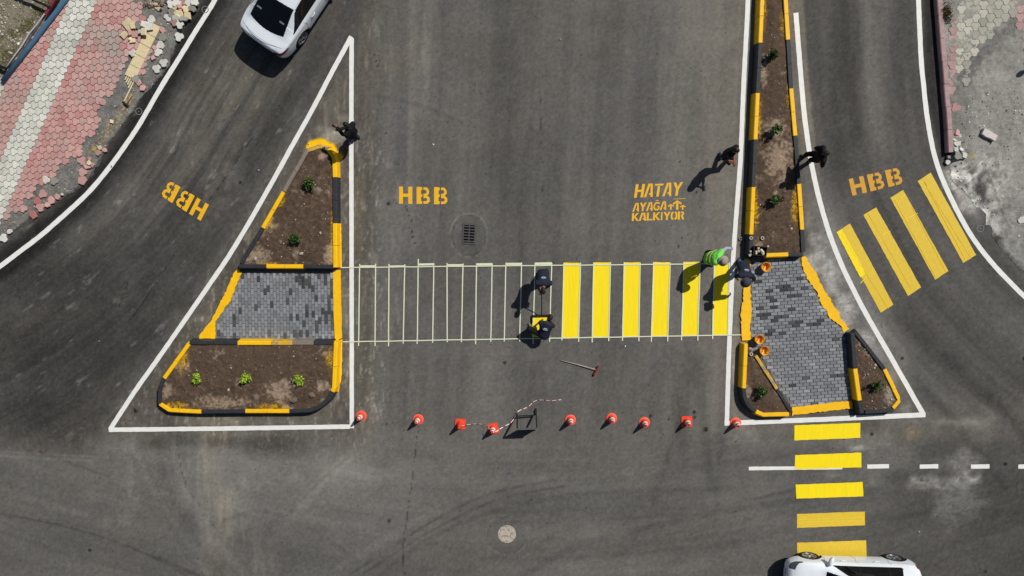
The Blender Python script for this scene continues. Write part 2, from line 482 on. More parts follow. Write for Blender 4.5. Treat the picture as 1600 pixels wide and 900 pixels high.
    # dust fans
    for (cx, cy, rx, ry, a, wm) in [(1400, 720, 60, 30, 12, 0), (1495, 782, 52, 42, 36, -.01), (1498, 722, 44, 26, 44, -.01), (1480, 752, 56, 12, 40, -.01), (1440, 760, 38, 12, 36, 0), (1372, 755, 30, 10, 20, 0), (1300, 742, 26, 8, 18, 0),
                                (1165, 690, 40, 26, 24, 0), (1430, 675, 26, 16, 16, .12), (520, 212, 36, 20, 62, -.02), (535, 185, 22, 12, 22, 0), (430, 660, 90, 12, 14, 0), (320, 658, 60, 9, 18, 0),
                                (1492, 275, 26, 34, 80, 0), (1505, 300, 30, 36, 60, 0), (1520, 325, 26, 30, 44, 0), (1278, 400, 26, 40, 60, 0), (1292, 440, 30, 40, 62, 0), (1318, 490, 28, 34, 64, 0), (1345, 530, 30, 30, 60, 0), (1372, 560, 22, 30, 40, 0), (1262, 340, 10, 60, 30, .02), (1390, 590, 24, 30, 34, 0), (1415, 640, 14, 16, 34, 0), (1430, 660, 40, 16, 22, 0), (1147, 600, 9, 70, 30, 0), (1150, 440, 9, 60, 20, 0), (1340, 700, 16, 6, 34, 0), (1360, 690, 60, 16, 18, 0), (1270, 400, 18, 40, 18, 0), (310, 500, 26, 16, 22, .0), (540, 470, 9, 60, 22, .03), (545, 570, 9, 70, 24, .02),
                                (270, 605, 30, 18, 12, .1), (1148, 560, 8, 80, 22, 0), (110, 300, 26, 18, -6, 0), (1548, 640, 20, 20, 10, 0), (1500, 660, 60, 12, 24, 0), (640, 90, 60, 40, 5, .04), (560, 320, 9, 70, 10, .05)]:
        k = np.hypot((u - cx) / rx, (v - cy) / ry) + wob * 1.5 + wob2 * .6
        k = sst(1.15, .1, k)
        T += a * k * (.1 + .75 * fbm(u / 14, v / 4, 3, 23) + .75 * fbm(u / 2.2, v / 1.8, 2, 24)); W += wm * k
    # right of left island : dusty gutter beside kerb
    # cracks
    cr = dpoly(u + wob2 * 5, v, [(657, 640), (648, 720), (638, 790), (630, 850), (631, 900)])
    T -= 34 * sst(1.3, .4, cr) * sst(.3, .5, fbm(u / 3, v / 3, 2, 31))
    for c in ([(395, 215), (310, 340), (235, 455), (190, 520)], [(420, 235), (405, 260)], [(275, 690), (290, 760), (340, 830)], [(845, 150), (848, 300)], [(183, 485), (200, 440)]):
        cr = dpoly(u + wob2 * 5, v, c); T -= 26 * sst(1.3, .4, cr) * sst(.42, .55, fbm(u / 6, v / 6, 2, 32))
    # dark spots of bitumen and oil
    for (a, b, r) in [(607, 318, 4), (634, 322, 3.2), (636, 328, 2), (639, 336, 1.8), (643, 345, 1.6), (643, 362, 1.5), (645, 370, 1.8), (648, 380, 1.6), (375, 285, 3.5), (603, 208, 2.2), (585, 85, 2), (588, 95, 1.6), (590, 102, 1.5),
                      (1103, 671, 6), (1085, 644, 3), (1085, 652, 3), (604, 662, 2), (212, 643, 4), (282, 635, 4), (608, 814, 3), (790, 568, 2), (788, 566, 2.5), (1045, 655, 2.5), (1016, 650, 3), (1410, 560, 3), (1440, 750, 3), (1570, 725, 4), (1362, 678, 3),
                      (1540, 893, 3), (1600, 560, 3), (700, 190, 2), (1062, 252, 2), (1089, 300, 1.5), (1065, 372, 2), (1060, 385, 2), (140, 860, 3), (210, 640, 3), (1150, 690, 2)]:
        k = np.hypot(u - a, v - b) + wob2 * 3
        T -= 62 * sst(r, r * .4, k)
    # ring of newer asphalt round the drain and round the manhole
    for (cx, cy, rx, ry, am) in [(733, 368, 29, 34, 1), (792, 836, 33, 31, .6)]:
        k = np.hypot((u - cx) / rx, (v - cy) / ry) + wob * .12
        T -= am * 5 * sst(1.02, .95, k)
        T += am * 26 * sst(.07, .01, np.abs(k - 1.0)) * sst(.35, .6, fbm(u / 5, v / 5, 3, 41))
        T -= am * 16 * sst(.05, .0, np.abs(k - .93)) * sst(.4, .6, fbm(u / 7, v / 7, 3, 42))
    # yellow overspray on the road next to the kerbs and grains
    g = fbm(u / 3.0, v / 3.0, 3, 50)
    T += (g - .5) * 26
    T += (fbm(u / 90, v / 90, 3, 51) - .5) * 16
    T = np.clip(T, 20, 190)
    W = np.clip(W + .02 * (fbm(u / 70, v / 70, 3, 52) - .5), -.06, .2)
    rgb = np.stack([T * (1 + W * .55), T, T * (1 - W * 1.0)], -1)
    # yellow dust near the paint
    for (cx, cy, r, am) in [(1500, 255, 7, .5)]:
        k = sst(1, .5, np.hypot(u - cx, v - cy) / r + wob2 * 2.6 + wob * .9) * am * sst(.3, .5, fbm(u / 2, v / 2, 3, 61))
        rgb = rgb * (1 - k[:, None]) + np.array([232, 182, 20]) * k[:, None]
    tip = dpoly(u, v, [(484, 229), (498, 222.5), (512, 225), (524, 236), (529, 246)])
    k = sst(8, 4.5, tip + wob2 * 10 + wob * 5) * sst(.25, .42, fbm(u / 2.4, v / 2.4, 3, 62) + .3 * sst(7, 2, tip))
    rgb = rgb * (1 - k[:, None]) + np.array([240, 190, 16]) * k[:, None]
    return lina(rgb)

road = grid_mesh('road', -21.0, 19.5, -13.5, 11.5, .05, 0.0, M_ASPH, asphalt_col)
tag(road, kind='structure')
def far_col(x, y):
    t = 88 + 30 * (fbm(x / 9, y / 9, 4, 60) - .5)
    return lina(np.stack([t * 1.02, t, t * .95], -1))
gnd = grid_mesh('ground', -240, 240, -240, 240, 6.0, -0.006, M_ASPH, far_col)
tag(gnd, kind='structure')

# ---- markings: parts of the road
def ribbon(pts, w, z, name, mat, parent=road, jag=.004, hw=None):
    """pts: plan px polyline, w: metres"""
    P = G2(pts)
    # resample
    out = []
    for a, b in zip(P[:-1], P[1:]):
        n = max(1, int((b - a).length / .12))
        for i in range(n): out.append(a.lerp(b, i / n))
    out.append(P[-1])
    # smooth the curve
    if len(pts) > 4:
        for _ in range(14):
            out = [out[0]] + [(out[i - 1] + out[i] * 2 + out[i + 1]) / 4 for i in range(1, len(out) - 1)] + [out[-1]]
    vs = []; fs = []
    for i, p in enumerate(out):
        d = (out[min(i + 1, len(out) - 1)] - out[max(0, i - 1)]).normalized()
        nrm = Vector((-d.y, d.x, 0))
        for s in (-1, 1):
            vs.append(p + nrm * s * (w / 2 + random.uniform(-jag, jag)) + Vector((0, 0, z)))
    for i in range(len(out) - 1):
        fs.append([2 * i, 2 * i + 2, 2 * i + 3, 2 * i + 1][::-1])
    return mesh_obj(name, vs, fs, mat, parent)
def patch(pts, z, name, mat, parent=road, step=.1, jag=.006):
    P = G2(pts); out = []
    for a, b in zip(P, P[1:] + P[:1]):
        n = max(1, int((b - a).length / step))
        for i in range(n):
            q = a.lerp(b, i / n)
            out.append((q.x + random.uniform(-jag, jag), q.y + random.uniform(-jag, jag), z))
    return mesh_obj(name, out, [list(range(len(out)))], mat, parent)
ZM = .004
ribbon(LEFT_CURVE, .155, ZM, 'edge_line', M_WHITE)
ribbon(LEFT_DIAG, .15, ZM, 'island_line', M_WHITE)
ribbon([(549.5, 60), (549, 200), (549.5, 430), (549.8, 669)], .145, ZM + .0015, 'island_line', M_WHITE)
ribbon([(170, 671.5), (350, 669.5), (546.4, 666.5)], .15, ZM + .003, 'island_line', M_WHITE)
ribbon([(1172, -160), (1169, 0), (1162, 130), (1157, 254), (1150, 340), (1145, 410), (1140, 523), (1135.5, 662)], .145, ZM, 'island_line', M_WHITE)
ribbon([(1132, 661.5), (1290, 655), (1446, 648)], .16, ZM + .003, 'island_line', M_WHITE)
ribbon(ISL_CURVE, .155, ZM, 'island_line', M_WHITE)
ribbon(FAR_RIGHT, .15, ZM, 'edge_line', M_WHITE)
ribbon([(1170, 732), (1316, 730.5)], .12, ZM, 'lane_dash', M_WHITE)
for a, b in ((1355, 1389), (1437, 1466), (1517, 1546), (1591, 1622), (1668, 1700)):
    ribbon([(a, 729), (b, 728.5)], .14, ZM, 'lane_dash', M_WHITE)
for p in ([(881, 410), (907, 411), (904, 527), (878, 527.5)], [(927, 410), (954, 410), (951, 526), (925, 526.5)], [(975, 410), (1000, 410), (998, 526), (972, 527)],
          [(1021, 409.5), (1047, 410), (1043, 525.5), (1017, 526)], [(1068, 409), (1094, 409), (1090, 525), (1064, 525.5)], [(1116, 411), (1140, 411), (1137.5, 523.5), (1113, 524.5)], [(831.5, 494), (858.5, 494), (858.5, 526.5), (831.5, 527)]):
    patch(p, ZM + .006, 'crosswalk_stripe', M_YEL)
for p in ([(1307, 363), (1328, 349), (1396, 476), (1376, 488.5)], [(1349, 336), (1369, 324), (1439, 449), (1418.5, 462.5)], [(1391, 309), (1411, 297), (1482, 423.5), (1461, 437)], [(1434, 283), (1454, 269.5), (1525, 398), (1505, 411)]):
    o = patch(p, ZM + .002, 'crosswalk_stripe', M_YEL_OLD)
for i, p in enumerate(([(1241, 664.5), (1344, 660.5), (1344, 684), (1241, 688)], [(1242, 711), (1345.6, 707), (1346, 730), (1242, 733)], [(1243, 757), (1347.5, 753), (1349, 775.5), (1244, 779)],
          [(1245, 803), (1351, 799), (1351.5, 820.6), (1245, 824.7)], [(1245, 848), (1353, 844), (1354, 870), (1246, 873)])):
    patch(p, ZM + .006, 'crosswalk_stripe', M_YEL if i < 3 else M_YEL_OLD)

for pts, w in (([(1344, 443), (1349, 440), (1353, 432), (1360, 427), (1363, 420)], .02), ([(1371, 372), (1380, 366), (1391, 361)], .02), ([(1397, 321), (1403, 318), (1409, 307), (1414, 305)], .025), ([(1411, 344), (1422, 339), (1434, 333)], .02),
                ([(1398, 312), (1462, 434)], .012), ([(1426, 325), (1478, 425)], .012), ([(1444, 284), (1508, 405)], .014), ([(1441, 279), (1516, 402)], .010), ([(1314, 365), (1388, 482)], .012), ([(1356, 333), (1424, 452)], .01), ([(1350, 337), (1361, 331), (1371, 328)], .012),
                ([(1249, 849), (1249, 871)], .03), ([(1246, 812), (1351, 808)], .014), ([(1245, 816), (1351, 812.5)], .012)):
    ribbon(pts, w, ZM + .009, 'paint_lap', M_YEL_LAP)
patch([(1307, 363), (1315, 358), (1345, 412), (1352, 428), (1344, 434)], ZM + .0075, 'paint_lap', M_YEL)
# ---- stencilled lettering
GL = {
 'H': [([(.15, 0), (.15, 1)], .3), ([(.3, .5), (.7, .5)], .24), ([(.85, 0), (.85, 1)], .3)],
 'B': [([(.17, 0), (.17, 1)], .34), ([(.34, .9), (.43, .9)], .2), ([(.34, .5), (.43, .5)], .2), ([(.34, .1), (.43, .1)], .2),
       ([(.52, .91), (.74, .9), (.85, .78), (.84, .64), (.72, .55), (.52, .54)], .19), ([(.52, .44), (.76, .44), (.89, .34), (.9, .2), (.78, .1), (.52, .09)], .2)],
 'A': [([(.12, 0), (.45, 1)], .25), ([(.88, 0), (.68, 1)], .25), ([(.55, .22), (.76, .24)], .2)],
 'T': [([(0, .89), (1, .89)], .22), ([(.5, 0), (.5, .78)], .3)],
 'Y': [([(.12, 1), (.5, .48)], .26), ([(.88, 1), (.52, .48)], .26), ([(.5, 0), (.5, .52)], .28)],
 'G': [([(.9, .8), (.62, .9), (.3, .86), (.13, .62), (.13, .36), (.32, .12), (.66, .08), (.86, .2), (.86, .45)], .22), ([(.6, .45), (.86, .45)], .18), ([(.25, 1.14), (.72, 1.16)], .1)],
 'K': [([(.15, 0), (.15, 1)], .3), ([(.34, .48), (.86, 1)], .24), ([(.42, .5), (.9, 0)], .26)],
 'L': [([(.17, 0), (.17, 1)], .32), ([(.34, .11), (.95, .11)], .22)],
 'I': [([(.5, 0), (.5, 1)], .5)],
 'O': [([(.42, .93), (.22, .86), (.14, .64), (.14, .34), (.22, .14), (.42, .07)], .26), ([(.6, .93), (.8, .86), (.87, .64), (.87, .34), (.8, .14), (.6, .07)], .26)],
 'R': [([(.17, 0), (.17, 1)], .34), ([(.46, .92), (.76, .88), (.84, .74), (.76, .58), (.5, .52)], .22), ([(.62, .46), (.84, 0)], .28)],
 '^': [([(.04, .68), (.5, .98), (.96, .68)], .2), ([(.5, 0), (.5, .8)], .26)],
}
M_LETW = paint_mat('worn_orange_stencil_paint', (208, 152, 36), (120, 105, 78), .60, 4.0, .08)
def lettering(name, glyphs, parent=road, mat=None):
    """glyphs: (char, (x_left,y_base),(x_right,y_base),(x_topleft,y_topleft)) plan px of the glyph's box"""
    mb = MB(); zz = ZM
    for ch, bl, br, tl in glyphs:
        a = G(*bl); ex = G(*br) - a; ey = G(*tl) - a
        asp = ex.length / ey.length
        for pts, th in GL[ch]:
            zz += .00006
            P = [Vector((p[0] * asp, p[1], 0)) for p in pts]
            t = th * asp * .5
            vs = []
            for i, p in enumerate(P):
                d0 = (P[i] - P[i - 1]).normalized() if i > 0 else (P[1] - P[0]).normalized()
                d1 = (P[i + 1] - P[i]).normalized() if i < len(P) - 1 else d0
                d = (d0 + d1).normalized(); k = 1 / max(.5, d.dot(d0))
                nrm = Vector((-d.y, d.x, 0)) * t * k
                for s in (-1, 1):
                    q = p + nrm * s
                    if i in (0, len(P) - 1) and abs(d.y) > .4 and len(P) < 4 and ch not in '^':   # flat ends on the base and cap line
                        e = (p.y - q.y) / d.y; q = q + d * e
                    w = a + ex * (q.x / asp) + ey * q.y
                    vs.append((w.x, w.y, zz))
            mb.add(vs, [[2 * i, 2 * i + 1, 2 * i + 3, 2 * i + 2] for i in range(len(P) - 1)])
    o = mb.build(name, mat or M_LET, parent)
    return o
def word(chars, bl, br, tl, gap=.14, widths=None):
    """lay the characters out along a baseline"""
    n = len(chars); ws = widths or [1.0] * n
    tot = sum(ws) + gap * (n - 1); x = 0; out = []
    bx, by = br[0] - bl[0], br[1] - bl[1]; ux, uy = tl[0] - bl[0], tl[1] - bl[1]
    for c, w in zip(chars, ws):
        f0 = x / tot; f1 = (x + w) / tot
        out.append((c, (bl[0] + bx * f0, bl[1] + by * f0), (bl[0] + bx * f1, bl[1] + by * f1), (bl[0] + bx * f0 + ux, bl[1] + by * f0 + uy)))
        x += w + gap
    return out
lettering('stencilled_lettering', word('HBB', (623.5, 318.3), (699, 319.5), (623.5, 291.5), .32))
lettering('stencilled_lettering', word('HBB', (313.5, 345), (251, 306), (326.5, 320), .22))
lettering('stencilled_lettering', word('HBB', (1332, 306), (1411, 287), (1326, 280), .24), mat=M_LETW)
lettering('stencilled_lettering', word('HATAY', (990.5, 309), (1064, 305.5), (993.5, 288), .08, [1.1, 1.05, 1, 1.05, 1.1]))
lettering('stencilled_lettering', word('AYAGA', (988, 331), (1041, 328), (989.5, 317.5), .04) +
          [('^', (1043, 327.8), (1053, 327.5), (1043.3, 320)), ('^', (1051, 328), (1065, 327.5), (1051.3, 314.5)), ('^', (1062, 328), (1071, 327.5), (1062.3, 321.3))])
lettering('stencilled_lettering', word('KALKIYOR', (987, 345.5), (1069, 342.8), (987.6, 333), .06, [1, 1.1, .9, 1, .45, 1, 1, 1]))
ribbon([(1052, 311), (1062, 310.8), (1071, 310.2)], .015, ZM, 'stencil_smear', M_LET)

# ---- survey rings sprayed on the asphalt
for (a, b) in ((320.5, 15), (217, 174), (1532, 357), (1271, 373)):
    c = G(a, b); mb = MB(); n = 20
    for i in range(n):
        t0 = 2 * math.pi * i / n; t1 = 2 * math.pi * (i + 1) / n
        vs = [(c.x + r * math.cos(t), c.y + r * math.sin(t), ZM) for t in (t0, t1) for r in (.095, .115)]
        mb.add(vs, [[0, 1, 3, 2]])
    mb.add([(c.x + .02 * math.cos(t * math.pi / 3), c.y + .02 * math.sin(t * math.pi / 3), ZM + .001) for t in range(6)], [list(range(6))])
    mb.build('survey_mark', simple('grey_chalk', (120, 122, 124), space='w'), road)

# ------------------------------------------------------------------ kerbs
def resample(P, step=.1, smooth=0):
    out = []
    for a, b in zip(P[:-1], P[1:]):
        n = max(1, int((b - a).length / step))
        for i in range(n): out.append(a.lerp(b, i / n))
    out.append(P[-1].copy())
    for _ in range(smooth):
        out = [out[0]] + [(out[i - 1] + out[i] * 2 + out[i + 1]) / 4 for i in range(1, len(out) - 1)] + [out[-1]]
    return out
def kerb(runs, h, parent, top=.13, batter=.05, zb=-.02, out_side=1, stone=.78):
    """runs: list of (material, [plan px points of the top centre line]); out_side: +1 = left of travel is outward"""
    objs = []
    for mat, pts in runs:
        P = resample([G(p[0], p[1], h) for p in pts], .08)
        L = [0]
        for a, b in zip(P[:-1], P[1:]): L.append(L[-1] + (b - a).length)
        n = max(1, round(L[-1] / stone))
        for k in range(n):
            s0 = L[-1] * k / n + .006; s1 = L[-1] * (k + 1) / n - .006
            def at(s):
                for i in range(len(P) - 1):
                    if s <= L[i + 1] or i == len(P) - 2:
                        return P[i].lerp(P[i + 1], min(1, max(0, (s - L[i]) / (L[i + 1] - L[i] + 1e-9))))
            m = max(2, int((s1 - s0) / .12) + 1)
            vs = []; fs = []
            dz = random.uniform(-.006, .006); dx = random.uniform(-.004, .004)
            for i in range(m):
                s = s0 + (s1 - s0) * i / (m - 1)
                p = at(s); d = (at(min(L[-1], s + .02)) - at(max(0, s - .02))).normalized()
                o = Vector((-d.y, d.x, 0)) * out_side
                hz = h + dz
                for (q, z) in ((-top / 2, zb), (-top / 2, hz - .012), (-top / 2 + .012, hz), (top / 2 - .018, hz), (top / 2 + .004, hz - .02), (top / 2 + batter, zb)):
                    w = p + o * (q + dx); vs.append((w.x + random.uniform(-.0015, .0015), w.y + random.uniform(-.0015, .0015), z))
            for i in range(m - 1):
                for j in range(5): fs.append([i * 6 + j, i * 6 + j + 1, (i + 1) * 6 + j + 1, (i + 1) * 6 + j])
            fs.append([0, 1, 2, 3, 4, 5][::-1]); fs.append([(m - 1) * 6 + j for j in range(6)])
            org = at((s0 + s1) / 2); org.z = 0
            ob = mesh_obj('kerb_stone', vs, fs, mat, None, False, tuple(org))
            bm = bmesh.new(); bm.from_mesh(ob.data); bmesh.ops.recalc_face_normals(bm, faces=bm.faces); bm.to_mesh(ob.data); bm.free()
            ob.parent = parent; ob.location = org - Vector(parent.location)
            objs.append(ob)
    return objs
def soil(poly, zh, parent, name='soil_bed', seed=0, rise=.05, splat=None):
    P = G2(poly, zh)
    wp = [(p.x, p.y) for p in P]
    def zf(x, y):
        d = dpoly(x, y, wp + wp[:1])
        return zh - .055 + rise * sst(0, .5, d) + .05 * (fbm(x * 3, y * 3, 4, seed) - .5) + .04 * (fbm(x * 14, y * 14, 3, seed + 1) - .5)
    def cf(x, y):
        n = fbm(x * 2.2, y * 2.2, 4, seed + 3); m = fbm(x * 12, y * 12, 3, seed + 4)
        d = dpoly(x, y, wp + wp[:1])
        dark = np.array([87, 71, 58.]); dry = np.array([150, 134, 118.])
        k = .8 * sst(.66, .82, n + .12 * (m - .5) + .08 * sst(.35, .0, d))[:, None]
        c = dark * (1 - k) + dry * k
        c = c * (1 + .5 * (m - .5))[:, None]
        u, v = to_plan_px(x * CAM_H / (CAM_H - zh), y * CAM_H / (CAM_H - zh))
        for (cx, cy, rx, ry, col) in (splat or []):
            kk = (sst(1.1, .3, np.hypot((u - cx) / rx, (v - cy) / ry) + (fbm(u / 4, v / 4, 3, 7) - .5) * 1.5))[:, None]
            if col == 'y': kk = kk * (sst(.34, .5, fbm(u / 1.5, v / 1.5, 2, 70)))[:, None] * .9
            cc = {'y': np.array([205, 158, 20.]), 'd': np.array([152, 133, 112.]), 'w': np.array([140, 132, 122.]), 'k': dark}[col]
            c = c * (1 - kk) + cc * kk
        return lina(c)
    xs = [p[0] for p in wp]; ys = [p[1] for p in wp]
    o = grid_mesh(name, min(xs), max(xs), min(ys), max(ys), .03, zf, M_SOIL, cf, wp)
    o.parent = parent; o.matrix_parent_inverse = Matrix.Translation(-Vector(parent.location))
    return o, wp, zf
def rock_vs(c, r, col=None, flat=.6):
    """an irregular stone as verts+faces"""
    bm = bmesh.new(); bmesh.ops.create_icosphere(bm, subdivisions=1, radius=1)
    sx, sy = random.uniform(.7, 1.2), random.uniform(.6, 1.0); a = random.uniform(0, 6.28)
    vs = []
    for v in bm.verts:
        k = random.uniform(.75, 1.1)
        x, y = v.co.x * sx * k, v.co.y * sy * k
        vs.append((c[0] + r * (x * math.cos(a) - y * math.sin(a)), c[1] + r * (x * math.sin(a) + y * math.cos(a)), c[2] + r * flat * v.co.z * k))
    fs = [[v.index for v in f.verts] for f in bm.faces]
    bm.free()
    return vs, fs
M_STONE = ground_mat('stones', grain=.15, bstr=.3, bdist=.004, specs=False)
def pebbles(name, wp, zf, n, r0, r1, cols, flatten=.6, expo=2.5):
    mb = MB(); xs = [p[0] for p in wp]; ys = [p[1] for p in wp]; k = 0; tries = 0
    while k < n and tries < n * 20:
        tries += 1
        x = random.uniform(min(xs), max(xs)); y = random.uniform(min(ys), max(ys))
        if not inpoly(np.array([x]), np.array([y]), wp)[0]: continue
        if fbm(np.array([x * 2.5]), np.array([y * 2.5]), 3, 77)[0] < .5 and random.random() < .6: continue
        z = float(zf(np.array([x]), np.array([y]))[0]) if callable(zf) else zf
        r = r0 + (r1 - r0) * random.random() ** expo
        c = random.choice(cols); f = random.uniform(.8, 1.15)
        vs, fs = rock_vs((x, y, z + r * .15), r)
        mb.add(vs, fs, tuple(lina(np.array(c) * f))); k += 1
    o = mb.build(name, M_STONE)
    tag(o, kind='stuff')
    return o

KH = .31
# ---------------- left island
li = empty('traffic_island', G(440, 520), 'triangular traffic island with two soil planters and grey pavers, left of the main crosswalk', 'traffic island')
kerb([(M_KGREY, [(443.5, 299), (479.5, 235)]), (M_KFADE, [(479.5, 235), (500, 228), (512, 233)]), (M_KYEL, [(512, 233), (522, 246), (523, 277)]), (M_KBLK, [(523, 277), (523, 348.5)]), (M_KYEL, [(523, 348.5), (523.5, 410), (523.5, 418)])], KH, li, out_side=1)
kerb([(M_KYEL, [(443, 299.5), (410.5, 356)]), (M_KBLK, [(410.5, 356), (376.7, 411.5)])], KH, li, out_side=-1)
kerb([(M_KBLK, [(373, 416), (416, 416)]), (M_KYEL, [(416, 416), (474, 416.3)]), (M_KBLK, [(474, 416.3), (519.5, 416.6)])], KH, li, out_side=-1, batter=.04)
soil_u, wp_u, zf_u = soil([(480, 235), (500, 228), (513, 234), (523, 247), (523.5, 417), (374, 417), (410, 356)], KH, li, seed=3, splat=[(437, 315, 8, 12, 'y'), (415, 350, 12, 14, 'y'), (400, 400, 26, 18, 'd'), (505, 245, 8, 6, 'd'), (515, 400, 12, 22, 'd'), (519, 375, 4, 60, 'y'), (420, 412, 20, 3, 'y')])
kerb([(M_KBLK, [(296, 535.5), (371, 536)]), (M_KYEL, [(371, 536), (424, 536)]), (M_KFADE, [(424, 536), (457, 536)]), (M_KGREY, [(457, 536), (490, 536)]), (M_KBLK, [(490, 536), (519.5, 536)])], KH, li, out_side=1)
kerb([(M_KYEL, [(524.5, 533), (521.5, 607), (519, 612)]), (M_KBLK, [(519, 612), (513, 623), (500, 635), (484, 641.5), (452, 642.5)]), (M_KYEL, [(452, 642.5), (383, 642.5)]), (M_KBLK, [(383, 642.5), (314.5, 643.5)]),
      (M_KYEL, [(314.5, 643.5), (264, 641), (249, 631)]), (M_KBLK, [(249, 631), (249, 607), (256, 591)]), (M_KYEL, [(256, 591), (295, 537)])], KH, li, out_side=1)
soil_l, wp_l, zf_l = soil([(296, 535), (524, 534), (521, 607), (513, 623), (500, 635), (484, 641), (315, 643), (264, 641), (249, 630), (249, 607), (257, 591)], KH, li, seed=9,
     splat=[(350, 630, 50, 12, 'd'), (435, 615, 24, 20, 'd'), (262, 610, 12, 18, 'd'), (285, 560, 12, 24, 'y'), (270, 634, 26, 8, 'y'), (425, 636, 30, 8, 'y'), (515, 560, 8, 18, 'y'), (400, 560, 90, 20, 'k')])
ZP = .035
def brick_paving(poly, rot, parent, seed, name='brick_paving', bw=.1, bl=.2, vertical=True, darkfun=None):
    P = G2(poly, ZP); wp = [(p.x, p.y) for p in P]
    base = patch(poly, ZP - .022, 'mortar_bed', simple('pale_mortar', (112, 112, 111), .9, .2, .25, 15, space='w', bumps=.3), parent, .3, 0)
    base.matrix_parent_inverse = Matrix.Translation(-Vector(parent.location))
    cx = sum(p[0] for p in wp) / len(wp); cy = sum(p[1] for p in wp) / len(wp)
    ca, sa = math.cos(rot), math.sin(rot)
    mb = MB(); rnd = random.Random(seed)
    for i in range(-70, 70):
        for j in range(-40, 40):
            if vertical: lx = i * bw; ly = j * bl + (bl / 2 if i % 2 else 0)
            else: lx = j * bl + (bl / 2 if i % 2 else 0); ly = i * bw
            x = cx + lx * ca - ly * sa; y = cy + lx * sa + ly * ca
            if abs(lx) > 4.5 or abs(ly) > 4.5: continue
            if not inpoly(np.array([x]), np.array([y]), wp)[0]: continue
            d = float(dpoly(np.array([x]), np.array([y]), wp + wp[:1])[0])
            if d < .05: continue
            w2, h2 = ((bw, bl) if vertical else (bl, bw))
            w2 = w2 / 2 - .0085; h2 = h2 / 2 - .0085
            u, v = to_plan_px(np.array([x]), np.array([y]))
            dk = darkfun(u[0], v[0]) if darkfun else 0
            t = rnd.gauss(128, 8)
            if rnd.random() < dk: t = rnd.gauss(72, 6)
            if d < .22: t += rnd.uniform(0, 22)
            col = tuple(lina([t * .985, t, t * 1.025]))
            rr = rnd.uniform(-.012, .012); c2, s2 = math.cos(rot + rr), math.sin(rot + rr)
            pts = [(x + a * c2 - b * s2, y + a * s2 + b * c2) for a, b in ((-w2, -h2), (w2, -h2), (w2, h2), (-w2, h2))]
            mb.prism(pts, ZP - .03, ZP + rnd.uniform(-.002, .003), col, .006)
    o = mb.build(name, M_TILE, parent)
    o.matrix_parent_inverse = Matrix.Translation(-Vector(parent.location))
    return o
def dark_l(u, v):
    if 463 < u < 474 and 425 < v < 450: return .75
    if 470 < u < 490 and v < 480: return .25
    if 474 < u < 527: return .3 if v > 450 else .36
    if 440 < u < 490 and v > 480: return .2
    if u < 350 and v > 500: return .5
    return .06
brick_paving([(377, 424), (523, 424), (526, 531), (337, 531), (336, 505), (360, 470)], 0.0, li, 4, darkfun=dark_l, bw=.106, bl=.212)
def rough_edge(poly, z, name, parent, mat=M_KYEL, jag=.03, h=.05):
    P = G2(poly, z); out = []
    for a, b in zip(P, P[1:] + P[:1]):
        n = max(1, int((b - a).length / .07))
        for i in range(n):
            q = a.lerp(b, i / n); out.append((q.x + random.uniform(-jag, jag), q.y + random.uniform(-jag, jag)))
    mb = MB(); mb.prism(out, z - h, z)
    o = mb.build(name, mat, parent); o.matrix_parent_inverse = Matrix.Translation(-Vector(parent.location))
    return o
rough_edge([(372.6, 421), (377.4, 426), (359.7, 469.4), (335.5, 503), (336.5, 529), (311.3, 529), (313, 522), (330.6, 500), (350, 461.3), (366, 426)], ZP + .015, 'painted_edge', li, jag=.02)
rough_edge([(520, 422), (532, 422), (534, 528), (526, 532), (523, 528), (521, 480)], ZP + .02, 'painted_edge', li, jag=.008)
rough_edge([(523, 533), (535, 530), (534, 585), (529, 612), (524, 612)], .0065, 'painted_edge', li, jag=.012, h=.004)
rough_edge([(527, 350), (533, 350), (534, 418), (527, 420)], .0065, 'painted_edge', li, jag=.008, h=.004)

# ---------------- right island
ri = empty('traffic_island', G(1250, 520), 'long traffic island with soil planters and grey brick crossing, right of the main crosswalk', 'traffic island')
YB = [(1198, -160), (1194, -60), (1191, 0), (1188, 66.7), (1184, 145), (1180.5, 218), (1177.5, 292), (1174, 366.5), (1172.5, 399)]
kerb([(M_KBLK, [YB[0], YB[1]]), (M_KYEL, [YB[1], YB[2], YB[3]]), (M_KBLK, YB[3:5]), (M_KYEL, YB[4:6]), (M_KBLK, YB[5:7]), (M_KYEL, YB[6:8]), (M_KBLK, YB[7:9])], KH, ri, out_side=-1, batter=.07)
RB = [(1215, -160), (1223, -60), (1227.5, 0), (1231.5, 62), (1236, 138), (1242.5, 212), (1248.5, 287), (1253.5, 359), (1255.5, 394)]
kerb([(M_KBLK, RB[0:2]), (M_KYEL, RB[1:4]), (M_KBLK, RB[3:5]), (M_KYEL, RB[4:6]), (M_KBLK, RB[5:7]), (M_KYEL, RB[6:8]), (M_KBLK, RB[7:9])], KH, ri, out_side=1)
kerb([(M_KBLK, [(1255, 397.5), (1232, 397.6)]), (M_KYEL, [(1232, 397.6), (1197, 399)]), (M_KBLK, [(1197, 399), (1177, 400)])], KH, ri, out_side=1, batter=.05)
soil_m, wp_m, zf_m = soil(YB + [(1255, 397)] + RB[::-1][1:], KH, ri, seed=15, splat=[(1196, 20, 5, 40, 'y'), (1222, 40, 7, 30, 'y'), (1187, 180, 5, 40, 'y'), (1233, 150, 6, 20, 'y'), (1242, 185, 6, 20, 'y'), (1182, 330, 5, 40, 'y'), (1243, 320, 8, 34, 'y'),
     (1215, 250, 26, 40, 'd'), (1210, 200, 22, 20, 'd'), (1186, 385, 8, 12, 'd'), (1208, 60, 22, 60, 'k'), (1212, 150, 18, 30, 'k'), (1195, 110, 6, 30, 'd')])
